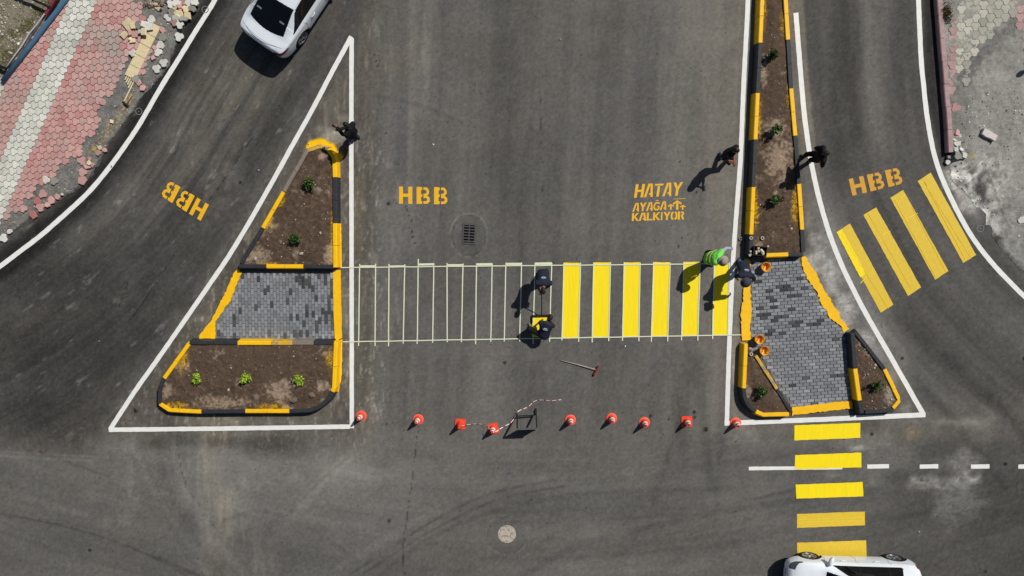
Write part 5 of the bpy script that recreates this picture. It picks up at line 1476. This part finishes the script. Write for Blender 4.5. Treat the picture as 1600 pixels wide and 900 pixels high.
    if head == 'hair':
        bm = bmesh.new(); capsule(bm, hd + upv * .052 - fw * .022, .086, hd + upv * .0 - fw * .055, .07, 16, (.98, 1), sd); capsule(bm, hd + upv * .075 + fw * .02, .07, hd + upv * .07 - fw * .02, .08, 16, (.98, 1), sd)
        ch.append(remesh(bm, 'hair', M_HAIR, .010, 2, .02))
    elif head == 'cap':
        bm = bmesh.new(); capsule(bm, hd + upv * .05 - fw * .012, .093, hd + upv * .07 - fw * .01, .088, 16, (.97, 1), sd)
        c0 = hd + upv * .062 + fw * .07; capsule(bm, c0, .06, c0 + fw * .055, .055, 14, (1.1, .18), sd)
        ch.append(remesh(bm, 'cap', cap, .009, 2, .008))
        bm = bmesh.new(); capsule(bm, hd + upv * .012 - fw * .04, .078, hd + upv * .0 - fw * .045, .07, 14)
        ch.append(remesh(bm, 'hair', M_HAIR, .012, 2, .01))
    elif head == 'hat':
        m = MB(); hu = (upv * .45 + Vector((0, 0, 1))).normalized(); hf = (fw - hu * fw.dot(hu)).normalized(); Mx = Matrix((hf.cross(hu), -hf, hu)).transposed()
        m.lathe([(.0, .155), (.06, .152), (.092, .135), (.102, .10), (.106, .05), (.168, .025), (.170, .02), (.10, .043), (.09, .10), (0, .14)], (0, 0, 0), 26, Mx)
        o = m.build('hat', cap, None, True); o.data.transform(Matrix.Translation(hd)); ch.append(o)
    m = MB()
    for s in (-1, 1):
        c = hd + fw * .083 + sd * s * .03 + upv * .012
        m.lathe([(0, -.011), (.008, -.007), (.011, 0), (.008, .007), (0, .011)], c, 8)
    ch.append(m.build('eyes', M_EYE))
    if vest:
        bm = bmesh.new(); torso(bm, .042)
        ch.append(remesh(bm, 'safety_vest', M_VEST, .013, 3, .02))
        for k in (.2, .55):
            c = pel.lerp(nk, k); m = MB(); zz = (nk - pel).normalized(); xx = (axis - zz * axis.dot(zz)).normalized(); yy = zz.cross(xx)
            Mx = Matrix((xx * 1.42, yy * .96, zz)).transposed(); rr = (.158, .176)[k > .4]
            m.lathe([(rr, -.025), (rr + .006, -.02), (rr + .006, .02), (rr, .025)], c, 28, Mx); ch.append(m.build('vest_band', M_VSTR, None, True))
    if printed:
        up_b = (nk - pel).normalized(); out = axis.cross(up_b).normalized()
        if out.z < 0: out = -out
        c = pel.lerp(nk, .70); m = MB()
        # raised crest and two rows of tiny letters across the back
        for k in range(7):
            a = math.pi * (k + .5) / 7; q = c + axis * math.cos(a) * .05 + up_b * (.015 + math.sin(a) * .022); m.box(q + out * .150, (.016, .012, .016), Matrix((axis, up_b, out)).transposed())
        for row, n, w in ((-.006, 9, .018), (-.03, 7, .016)):
            for k in range(n):
                q = c + axis * ((k - (n - 1) / 2) * w) + up_b * row; m.box(q + out * .150, (w * .62, .015, .016), Matrix((axis, up_b, out)).transposed())
        ch.append(m.build('back_print', M_PRINT))
    for o in ch:
        o.parent = body
    # report proportions
    L = lambda a, b: (J[a] - J[b]).length
    print('PERSON', label[:34], 'torso %.2f neck %.2f sh %.2f arms %.2f %.2f / %.2f %.2f legs %.2f %.2f / %.2f %.2f' % (L('pel', 'nk'), L('nk', 'hd'), L('shL', 'shR'), L('shL', 'elL'), L('elL', 'haL'), L('shR', 'elR'), L('elR', 'haR'), L('hipL', 'knL'), L('knL', 'anL'), L('hipR', 'knR'), L('knR', 'anR')))
    return body
def solve(a, b, l1, l2, hint):
    """middle joint of a two-bone chain; also pulls the end in when it is out of reach"""
    a = Vector(a); b = Vector(b); d = b - a; D = d.length
    mx = (l1 + l2) * .985
    if D > mx: b = a + d * (mx / D); d = b - a; D = mx
    x = (l1 * l1 - l2 * l2 + D * D) / (2 * D); h = math.sqrt(max(0, l1 * l1 - x * x))
    z = d.normalized(); hn = Vector(hint); hn = (hn - z * hn.dot(z)).normalized()
    return a + z * x + hn * h, b
def pose(pel, nk, hd, facing, hands, feet, twist=0.0, shw=.19, elb=None, knee=None, toes=None):
    """pel/nk/hd: (px,py,z); hands/feet: dict L/R -> (px,py,z)"""
    pel = G(*pel); nk0 = G(*nk); hd0 = G(*hd)
    t = nk0 - pel; nk = pel + t.normalized() * .50; hd = nk + (hd0 - nk0).normalized() * .17
    f = Vector((facing[0], facing[1], 0)).normalized(); right = Vector((f.y, -f.x, 0))
    rs = right.copy(); rs.rotate(Matrix.Rotation(twist, 3, 'Z'))
    up = (nk - pel).normalized()
    rs = (rs - up * rs.dot(up)).normalized(); rh = (right - up * right.dot(up) * .5).normalized()
    J = dict(pel=pel, nk=nk, hd=hd, shL=nk - rs * shw - up * .05, shR=nk + rs * shw - up * .05, hipL=pel - rh * .10 - Vector((0, 0, .03)), hipR=pel + rh * .10 - Vector((0, 0, .03)))
    for s in 'LR':
        sg = -1 if s == 'L' else 1
        hh = (elb or {}).get(s, (Vector((0, 0, -1)) - f * .4 + right * sg * .5))
        e, w = solve(J['sh' + s], G(*hands[s]), .29, .26, hh); J['el' + s] = e; J['ha' + s] = w
        foot = G(*feet[s]); foot.z += .085 + (0)
        kk = (knee or {}).get(s, f + Vector((0, 0, .05)))
        k_, a_ = solve(J['hip' + s], foot, .43, .42, kk); J['kn' + s] = k_; J['an' + s] = a_
        td = (toes or {}).get(s, f); td = Vector((td[0], td[1], 0)).normalized()
        tt = a_ + td * .15; tt.z = a_.z - .05; J['toe' + s] = tt
    return J

# 1 man at the tip of the left island, phone held out
J = pose((551, 209, .88), (546, 202, 1.32), (541, 196, 1.5), (-.85, .5), {'L': (527, 199.5, 1.25), 'R': (531, 202, 1.2)}, {'L': (549.5, 221, 0), 'R': (560, 214.5, 0)})
p1 = person('man in black with faded jeans holding a phone out at the left island tip', J, (-.85, .5, -.3), M_TEE, M_JEAN, skin=M_SKIND, sleeve='long')
m = MB(); q = J['haL'] + Vector((-.10, .05, 0)); m.box((0, 0, 0), (.15, .075, .009)); o = m.build('phone', simple('black_phone', (14, 14, 16), .15, .5)); o.location = q; o.rotation_euler = (.2, .3, 2.6); tag(o, 'black phone in the hand of the man at the left island tip', 'phone')
# 2 man left of the median
J = pose((1136, 240, .88), (1144, 237.5, 1.33), (1149, 235.5, 1.5), (.75, -.65), {'L': (1147, 253, 1.1), 'R': (1142, 251.5, 1.1)}, {'L': (1136.5, 249.5, 0), 'R': (1124, 242, 0)}, toes={'R': (.15, -1), 'L': (.5, -.8)})
p2 = person('man in black tshirt and dark jeans walking left of the median, looking at his hands', J, (.75, -.65, -.5), M_TEE, M_JEAN, skin=M_SKIND)
# 3 man right of the median
J = pose((1278, 244.5, .90), (1287, 241, 1.36), (1289, 240, 1.52), (-.80, -.05), {'R': (1280.5, 242, 1.08), 'L': (1282, 249, 1.05)}, {'R': (1258, 243, 0), 'L': (1269, 249.5, 0)}, toes={'R': (-1, 0), 'L': (-.8, -.3)},
         elb={'R': Vector((-.7, .9, .0)), 'L': Vector((.1, -1, -.1))}, knee={'R': Vector((-1, 0, 0)), 'L': Vector((-1, 0, 0))})
p3 = person('man in black with bare forearms standing on the white line right of the median', J, (-.8, -.1, -.6), M_TEE, M_TROU, skin=M_SKIND)
# 4 worker in a green vest
J = pose((1107.5, 403, .85), (1120, 402, 1.19), (1125, 407, 1.27), (.75, -.55), {'L': (1142.5, 388.5, .85), 'R': (1118, 411, .65)}, {'L': (1106.5, 393, 0), 'R': (1106.5, 412, 0)}, toes={'R': (.9, -.4), 'L': (.9, -.2)},
         elb={'L': Vector((-.1, 1, .2))}, knee={'L': Vector((1, 0, 0)), 'R': Vector((1, 0, 0))})
p4 = person('worker in a bright green safety vest and camouflage cap bending beside the yellow stripes', J, (.7, -.7, -.6), M_GREYS, M_TROU, skin=M_SKIND, sleeve='long', head='hat', cap=M_CAPG, vest=True)
# 5 worker in a dark hat by the bricks
J = pose((1161.5, 414, .86), (1165, 430, 1.16), (1164.7, 438, 1.22), (-.15, -1), {'R': (1151.5, 436, .7), 'L': (1172, 441, .72)}, {'R': (1154.5, 406, 0), 'L': (1161, 409, 0)}, toes={'R': (-.3, -1), 'L': (0, -1)}, elb={'R': Vector((-1, .2, 0)), 'L': Vector((.5, .1, .3))})
p5 = person('worker in dark blue with a round grey hat bending between crosswalk and bricks', J, (-.1, -1, -.7), M_NAVY, M_LJEAN, skin=M_SKIND, head='hat', cap=M_HAT, printed=True)
# 6 worker pulling the spreader
J = pose((848.5, 427, .86), (849.5, 441, 1.16), (849, 447.5, 1.2), (0, -1), {'R': (844.5, 457, .82), 'L': (848, 456.5, .80)}, {'R': (843.5, 424, 0), 'L': (854.5, 423, 0)}, toes={'R': (0, -1), 'L': (.1, -1)})
p6 = person('worker in navy shirt bent over a long handle above the unfinished stripe', J, (0, -1, -.7), M_NAVY, M_TROU, skin=M_SKIND, printed=True)
hands6 = (J['haL'] + J['haR']) / 2 + Vector((0, -.06, -.02))
# 7 crouching worker
J = pose((849.5, 524, .52), (855, 502, .80), (859, 494.5, .82), (.25, 1), {'R': (866, 506.5, .14), 'L': (846, 500.5, .16)}, {'L': (829, 512, 0), 'R': (855, 508, 0)}, toes={'L': (-.35, 1), 'R': (.2, 1)},
         knee={'L': Vector((-.7, .35, .6)), 'R': Vector((.3, .9, .4))}, shw=.18)
p7 = person('worker in navy crouching over the wet yellow stripe with one leg stretched out', J, (.25, 1, -.4), M_NAVY, M_TROU, skin=M_SKIND, shoes=M_SOLE, printed=True)
# 8 unseen man added beyond the frame so that his shadow enters at the right
J = pose((1690, 50, .92), (1694, 47, 1.42), (1696, 45, 1.6), (-.8, -.4), {'L': (1696, 60, .9), 'R': (1686, 42, .9)}, {'L': (1688, 60, 0), 'R': (1680, 54, 0)})
for k in J: J[k].z += .16
p8 = person('man in black standing on the right pavement near the grey lobed pavers', J, (-.8, -.4, -.2), M_TEE, M_TROU, base=(J['anL'].x, J['anL'].y, .16))
# spreader box with its long handle
sp = empty('paint_spreader', G(846, 493), 'black paint spreader box on a long handle between the two navy workers', 'paint spreader')
m = MB(); a, b = G(831, 493.5, .05), G(861, 492.5, .05)
m.bar(a, b, .05, .07); m.bar(G(831.5, 494, .05), G(831.5, 505, .05), .03, .07); m.bar(G(860, 493, .05), G(860, 504, .05), .03, .07); adopt(m.build('box', bpy.data.materials['black_steel']), sp)
m = MB(); m.tube([G(846, 492.5, .07), hands6, hands6 + (hands6 - G(846, 492.5, .07)).normalized() * .3], .014, 8); adopt(m.build('handle', simple('dark_wood_handle', (54, 44, 38), .6), None, True), sp)

# ------------------------------------------------------------------ cars
def catmull(P, t):
    n = len(P); i = int(min(max(t, 0), n - 1 - 1e-6)); f = t - i
    p0 = P[max(i - 1, 0)]; p1 = P[i]; p2 = P[min(i + 1, n - 1)]; p3 = P[min(i + 2, n - 1)]
    return .5 * ((2 * p1) + (-p0 + p2) * f + (2 * p0 - 5 * p1 + 4 * p2 - p3) * f * f + (-p0 + 3 * p1 - 3 * p2 + p3) * f ** 3)
def hermite(xs, P, x):
    """monotone-ish interpolation of rows of P at x"""
    i = int(np.clip(np.searchsorted(xs, x) - 1, 0, len(xs) - 2)); h = xs[i + 1] - xs[i]; t = (x - xs[i]) / h
    def sl(k):
        if k <= 0: return (P[1] - P[0]) / (xs[1] - xs[0])
        if k >= len(xs) - 1: return (P[-1] - P[-2]) / (xs[-1] - xs[-2])
        a = (P[k] - P[k - 1]) / (xs[k] - xs[k - 1]); b = (P[k + 1] - P[k]) / (xs[k + 1] - xs[k])
        return np.where(a * b > 0, 2 * a * b / (a + b + 1e-12), 0)
    m0, m1 = sl(i), sl(i + 1)
    return (2 * t ** 3 - 3 * t * t + 1) * P[i] + (t ** 3 - 2 * t * t + t) * h * m0 + (-2 * t ** 3 + 3 * t * t) * P[i + 1] + (t ** 3 - t * t) * h * m1
def car_paint():
    m, nt, b = new_mat('white_car_paint', .25, .5)
    n = noise(nt, opos(nt), 3, 3)
    nt.links.new(mixc(nt, 1.0, lin((230, 236, 242)), ramp(nt, n, [(.3, .97), (.7, 1.03)]), 'MULTIPLY'), b.inputs['Base Color'])
    b.inputs['Coat Weight'].default_value = .6; b.inputs['Coat Roughness'].default_value = .05
    return m
M_CAR = car_paint()
M_GLASS = simple('dark_car_glass', (10, 12, 15), .06, .6, .05)
M_BLK = simple('black_plastic_trim', (20, 20, 22), .5, .4, .1)
M_TYRE = simple('tyre_rubber', (26, 26, 27), .8, .2, .2, 30)
M_RIM = simple('alloy_rim', (176, 178, 182), .3, .5, .05, metal=.7)
M_TAIL = simple('red_tail_lamp', (120, 14, 22), .15, .6, .1)
M_HEAD = simple('headlight_glass', (72, 80, 88), .1, .7, .4, 18)
def make_car(label, st, wheels, wr, win, rear_glass, front_glass, tail, headl, loc, heading, rails=False, hw=.88, doors=(), pillars=(), roofx=(0, 0)):
    t = empty('car', loc, label, 'car', rz=heading)
    st = np.array(st, float); xs = st[:, 0]; C_ = st[:, 1:]
    # columns: w zb wb zbelt wr zr
    def rowfun(x, TA):
        w, zb, wb, zbelt, wrf, zr = hermite(xs, C_, x)
        y = [0, w * .55, w - .10, w - .025, w, w - .008, wb, wrf, wrf * .62, 0]
        z = [zb, zb, zb + .01, zb + .10, zb + (zbelt - zb) * .42, zb + (zbelt - zb) * .74, zbelt, zr - .035 - .02 * (zr > 1.2), zr - .004, zr + .012]
        P = np.array([y, z]).T; n = len(P)
        k = np.clip(TA.astype(int), 0, n - 2); f = (TA - k)[:, None]
        p0 = P[np.maximum(k - 1, 0)]; p1 = P[k]; p2 = P[k + 1]; p3 = P[np.minimum(k + 2, n - 1)]
        c = .5 * ((2 * p1) + (-p0 + p2) * f + (2 * p0 - 5 * p1 + 4 * p2 - p3) * f * f + (-p0 + 3 * p1 - 3 * p2 + p3) * f ** 3)
        m6 = (k == 6)[:, None]
        c = np.where(m6, c * .35 + (p1 * (1 - f) + p2 * f) * .65, c)
        return np.column_stack([np.full(len(TA), x), np.maximum(c[:, 0], 0), c[:, 1]])
    def S(x, tt): return rowfun(x, np.array([float(tt)]))[0]
    NX = 400; NT = 9 * 18
    X = np.concatenate([np.linspace(xs[0], xs[0] + .12, 14)[:-1], np.linspace(xs[0] + .12, xs[-1] - .12, NX), np.linspace(xs[-1] - .12, xs[-1], 14)[1:]])
    TT = np.linspace(0, 9, NT + 1)
    grid = np.array([rowfun(x, TT) for x in X])
    groups = {}
    nx = len(X)
    cl = {}
    for i in range(nx - 1):
        x = (X[i] + X[i + 1]) / 2
        for j in range(NT):
            tt = (TT[j] + TT[j + 1]) / 2
            c = (grid[i, j] + grid[i + 1, j + 1]) / 2
            g = 'body'
            if tt < 4.9 and abs(c[1]) > .5 and any((c[0] - wx) ** 2 + (c[2] - wr) ** 2 < (wr + .055) ** 2 for wx in wheels): g = None
            elif tt < 2.2: g = 'underbody'
            elif 6.1 < tt < 6.93:
                f = (tt - 6.1) / .83
                for (xa, xb, sa, sb) in win:
                    e = .09 * (max(0, abs(f - .5) * 2 - .75) / .25) ** 2
                    if xa + sa * f + e < c[0] < xb + sb * f - e:
                        g = 'side_window'
                        for (px_, ps) in pillars:
                            if abs(c[0] - (px_ + ps * f)) < .022: g = 'pillar'
            if tt > 7.03:
                yy = abs(c[1])
                for nm, (xa, xb, ba, bb) in (('rear_window', rear_glass), ('windshield', front_glass)):
                    if xa + ba * yy ** 2 < c[0] < xb + bb * yy ** 2: g = nm
            if g == 'body':
                z, y, xx = c[2], abs(c[1]), c[0]
                if tail(xx, y, z): g = 'tail_light'
                elif headl(xx, y, z): g = 'headlight'
                elif xx > xs[-1] - .14 and z < .62 and y < .55 and z > .3: g = 'grille'
                elif z < zb_low and True: g = 'underbody' if tt < 3 else g
            if g: groups.setdefault(g, []).append((i, j))
    mats = dict(body=M_CAR, underbody=M_BLK, side_window=M_GLASS, pillar=M_BLK, rear_window=M_GLASS, windshield=M_GLASS, tail_light=M_TAIL, headlight=M_HEAD, grille=M_BLK)
    for g, cells in groups.items():
        sides = ((1,), (-1,)) if g in ('tail_light', 'headlight') else ((1, -1),)
        if g == 'side_window': sides = ((1,), (-1,))
        for sd_ in sides:
            idx = {}; vs = []; fs = []
            for s in sd_:
                for (i, j) in cells:
                    q = []
                    for (a, b) in ((i, j), (i + 1, j), (i + 1, j + 1), (i, j + 1)):
                        p = grid[a, b]; key = (a, b, s if p[1] > 1e-5 else 0)
                        if key not in idx: idx[key] = len(vs); vs.append((p[0], p[1] * s, p[2]))
                        q.append(idx[key])
                    fs.append(q if s < 0 else q[::-1])
            o = mesh_obj(g, vs, fs, mats[g], t, True)
    # end caps
    for i, s in ((0, 'rear_panel'), (nx - 1, 'front_panel')):
        ring = [tuple(grid[i, j]) for j in range(NT + 1)] + [(grid[i, j][0], -grid[i, j][1], grid[i, j][2]) for j in range(NT, -1, -1)]
        mesh_obj('bumper', ring, [list(range(len(ring)))], M_CAR, t)
    m = MB(); m.box((0, 0, .42), (xs[-1] - xs[0] - .7, 1.22, .4)); m.build('chassis', M_BLK, t)
    # seams
    def seam(path, name='door_seam'):
        m = MB(); vs = []; 
        pts = [Vector(S(x, tt)) for x, tt in path]
        for s in (1, -1):
            m = MB()
            q = [Vector((p.x, p.y * s, p.z)) for p in pts]
            for a, b in zip(q[:-1], q[1:]):
                nn = Vector((0, s, .35)).normalized() if name == 'door_seam' else Vector((0, 0, 1))
                if (b - a).length < 1e-4: continue
                m.bar(a + nn * .0005, b + nn * .0005, .008, .006)
            m.build(name, simple('seam_dark', (70, 74, 78), .8), t)
    for dx in doors: seam([(dx + .03 * math.sin(k), 2.9 + k * .3) for k in range(11)])
    # wheels
    for wx in wheels:
        for s in (1, -1):
            w = empty('wheel', (wx, s * (hw - .115), wr)); w.parent = t
            R_ = Matrix.Rotation(math.pi / 2 * -s, 3, 'X')
            m = MB(); m.lathe([(wr * .66, -.10), (wr * .9, -.105), (wr, -.08), (wr * 1.005, 0), (wr, .08), (wr * .9, .105), (wr * .68, .10), (wr * .64, .06), (wr * .64, -.06)], (0, 0, 0), 36, R_, close=True); m.build('tyre', M_TYRE, w, True)
            m = MB(); m.lathe([(wr * .69, .10), (wr * .66, .104), (wr * .62, .085), (wr * .6, .0)], (0, 0, 0), 32, R_)
            for k in range(5):
                a = 2 * math.pi * k / 5
                for off in (-.10, .10):
                    p0 = R_ @ Vector((math.cos(a) * .03, math.sin(a) * .03, .085)); p1 = R_ @ Vector((math.cos(a + off * 1.6) * wr * .64, math.sin(a + off * 1.6) * wr * .64, .088))
                    m.bar(p0, p1, .03, .02)
            m.lathe([(0, .10), (.035, .098), (.045, .08)], (0, 0, 0), 16, R_)
            m.build('rim', M_RIM, w)
            m = MB(); m.lathe([(0, .03), (wr * .6, .03)], (0, 0, 0), 24, R_); m.build('brake_disc', simple('dark_brake_disc', (44, 44, 46), .5, .4, .1), w)
    return t, S
zb_low = .0
# sedan, heading up-right
sed = [[-2.30, .60, .36, .56, .74, .40, .87], [-2.27, .72, .31, .68, .80, .50, .925], [-2.20, .79, .26, .76, .86, .58, .975], [-2.05, .85, .22, .81, .89, .63, 1.0], [-1.85, .88, .20, .835, .915, .64, 1.03], [-1.65, .89, .19, .845, .93, .63, 1.10],
       [-1.25, .90, .19, .845, .93, .60, 1.27], [-.85, .90, .19, .84, .925, .575, 1.39], [-.2, .90, .19, .84, .92, .575, 1.455], [.35, .90, .19, .84, .91, .58, 1.42], [.75, .90, .19, .84, .90, .60, 1.24], [1.18, .90, .19, .835, .885, .66, 1.00],
       [1.5, .895, .2, .82, .86, .64, .94], [1.9, .87, .22, .79, .80, .60, .86], [2.15, .80, .25, .72, .72, .52, .77], [2.26, .70, .3, .62, .64, .44, .69], [2.30, .56, .38, .5, .56, .36, .60]]
hdg = Vector((.575, .818, 0)).normalized(); hang = math.atan2(hdg.y, hdg.x)
rear = G(407, 68.5, .7); cpos = Vector((rear.x, rear.y, 0)) + hdg * 2.30
carA, SA = make_car('white sedan seen from behind, driving up the dark left road', sed, (-1.38, 1.32), .325, [(-1.55, .98, .62, -.42)], (-1.84, -.92, .30, .16), (.38, 1.14, -.05, -.16),
    lambda x, y, z: x < -1.90 and y > .54 and .70 + max(0, x + 2.2) * .4 < z < .87,
    lambda x, y, z: x > 1.86 and y > .42 and .56 < z < .74, cpos, hang, doors=(-.98, .02, .98), pillars=((-.02, 0),))
m = MB(); p = SA(-.85, 9); m.prism([(-.07, -.012), (.05, -.02), (.05, .02), (-.07, .012)], 0, .05, None, .01); o = m.build('antenna', M_BLK, carA); o.location = (-.86 + .12, 0, p[2] + .01)
for s in (1, -1):
    for x in (-.62, .42):
        p = SA(x, 5.2); m = MB(); m.tube([(x - .09, s * (p[1] + .006), p[2]), (x - .06, s * (p[1] + .03), p[2] + .005), (x + .06, s * (p[1] + .03), p[2] + .005), (x + .09, s * (p[1] + .006), p[2])], .013, 8); m.build('door_handle', M_CAR, carA, True)
    m = MB(); p = SA(.92, 6.2); m.lathe([(0, -.11), (.06, -.08), (.08, 0), (.06, .08), (0, .11)], (0, 0, 0), 14, Matrix(((.75, 0, 0), (0, 0, 1), (0, .9, 0)))); o = m.build('mirror', M_BLK, carA, True); o.location = (.95, s * (p[1] + .13), p[2] + .03)
m = MB()
for s in (1, -1):
    for k in range(20):
        y0 = -.62 + 1.24 * k / 20; y1 = -.62 + 1.24 * (k + 1) / 20
    
for k in range(24):
    y0 = -.74 + 1.48 * k / 24; y1 = -.74 + 1.48 * (k + 1) / 24
    def bx_(y): return -2.17 + .13 * (y / .74) ** 2
    def tz(y): return 1.035 - .11 * (abs(y) / .74) ** 2.4
    m.bar((bx_(y0), y0, tz(y0)), (bx_(y1), y1, tz(y1)), .008, .006)
m.build('boot_seam', simple('seam_dark', (70, 74, 78), .8), carA)
m = MB(); m.box((-2.305, 0, .62), (.012, .52, .11)); m.build('number_plate', simple('white_plate', (210, 210, 208), .5), carA)
for s, yy in ((1, .42), (-1, .40)):
    m = MB(); p = SA(-1.33, 8.2 if s > 0 else 8.2); m.box((0, 0, 0), (.05, .17, .006)); o = m.build('window_sticker', simple('pale_sticker', (120, 132, 130), .6), carA); o.location = (-1.40 + .25 * (s < 0) * 0, s * .42, SA(-1.40, 7.9)[2] + .012); o.rotation_euler = (0, -.36, 0)

# hatchback at the bottom, facing left
hat = [[-2.16, .60, .40, .56, .80, .40, 1.00], [-2.12, .76, .32, .72, .88, .52, 1.12], [-2.02, .84, .27, .80, .94, .58, 1.25], [-1.85, .875, .24, .83, .96, .58, 1.39], [-1.6, .89, .22, .85, .96, .585, 1.475], [-1.0, .90, .21, .855, .955, .60, 1.515], [-.4, .90, .21, .855, .95, .61, 1.53],
       [.2, .90, .21, .855, .94, .61, 1.50], [.6, .90, .21, .85, .93, .62, 1.34], [1.12, .90, .22, .85, .92, .68, 1.06], [1.45, .895, .23, .84, .90, .66, 1.00], [1.8, .87, .24, .81, .85, .62, .93], [2.02, .80, .27, .74, .77, .54, .84], [2.12, .70, .32, .64, .68, .46, .74], [2.17, .56, .40, .5, .60, .38, .64]]
hat = [[(-1.4 + (q[0] + 1.4) * .74 if q[0] < -1.4 else q[0])] + q[1:] for q in hat]
gx = (G(1263, 866, .32).x + G(1395, 866, .32).x) / 2
side_y = G(1330, 862.5, 0).y
wb = abs(G(1395, 866, .32).x - G(1263, 866, .32).x)
cb = Vector((gx + .0, side_y - .88, 0))
carB, SB = make_car('white hatchback with roof rails crossing the yellow stripes at the bottom edge', hat, (-wb / 2 - .02, wb / 2 - .02), .325, [(-1.36, .86, .16, -.42)], (-1.90, -1.64, .10, .08), (.28, 1.10, -.05, -.16),
    lambda x, y, z: x < -1.80 and y > .66 and .80 < z < .98, lambda x, y, z: x > 1.70 and y > .60 and .70 + max(0, 2.0 - x) * .3 < z < .84, cb, math.pi + math.radians(-.6), doors=(-1.02, .0, .98), pillars=((-.92, .1), (0.02, 0)))
for s in (1, -1):
    for x in (-.62, .42):
        p = SB(x, 5.3); m = MB(); m.tube([(x - .09, s * (p[1] + .006), p[2]), (x - .06, s * (p[1] + .03), p[2] + .005), (x + .06, s * (p[1] + .03), p[2] + .005), (x + .09, s * (p[1] + .006), p[2])], .013, 8); m.build('door_handle', M_CAR, carB, True)
    m = MB(); p = SB(.85, 6.2); m.lathe([(0, -.16), (.075, -.12), (.10, 0), (.075, .12), (0, .15)], (0, 0, 0), 14, Matrix(((.8, 0, .35), (0, 0, 1), (0, .9, 0)))); o = m.build('mirror', M_CAR, carB, True); o.location = (.90, s * (p[1] + .15), p[2] + .05)
    m = MB(); m.tube([(-1.6, s * .62, SB(-1.6, 7.2)[2] + .01), (-1.5, s * .62, SB(-1.5, 7.2)[2] + .05), (-.2, s * .635, SB(-.2, 7.2)[2] + .05), (.1, s * .635, SB(.1, 7.2)[2] + .01)], .014, 8); m.build('roof_rail', M_BLK, carB, True)
m = MB(); m.box((2.175, 0, .5), (.012, .52, .11)); m.build('number_plate', bpy.data.materials['white_plate'], carB)
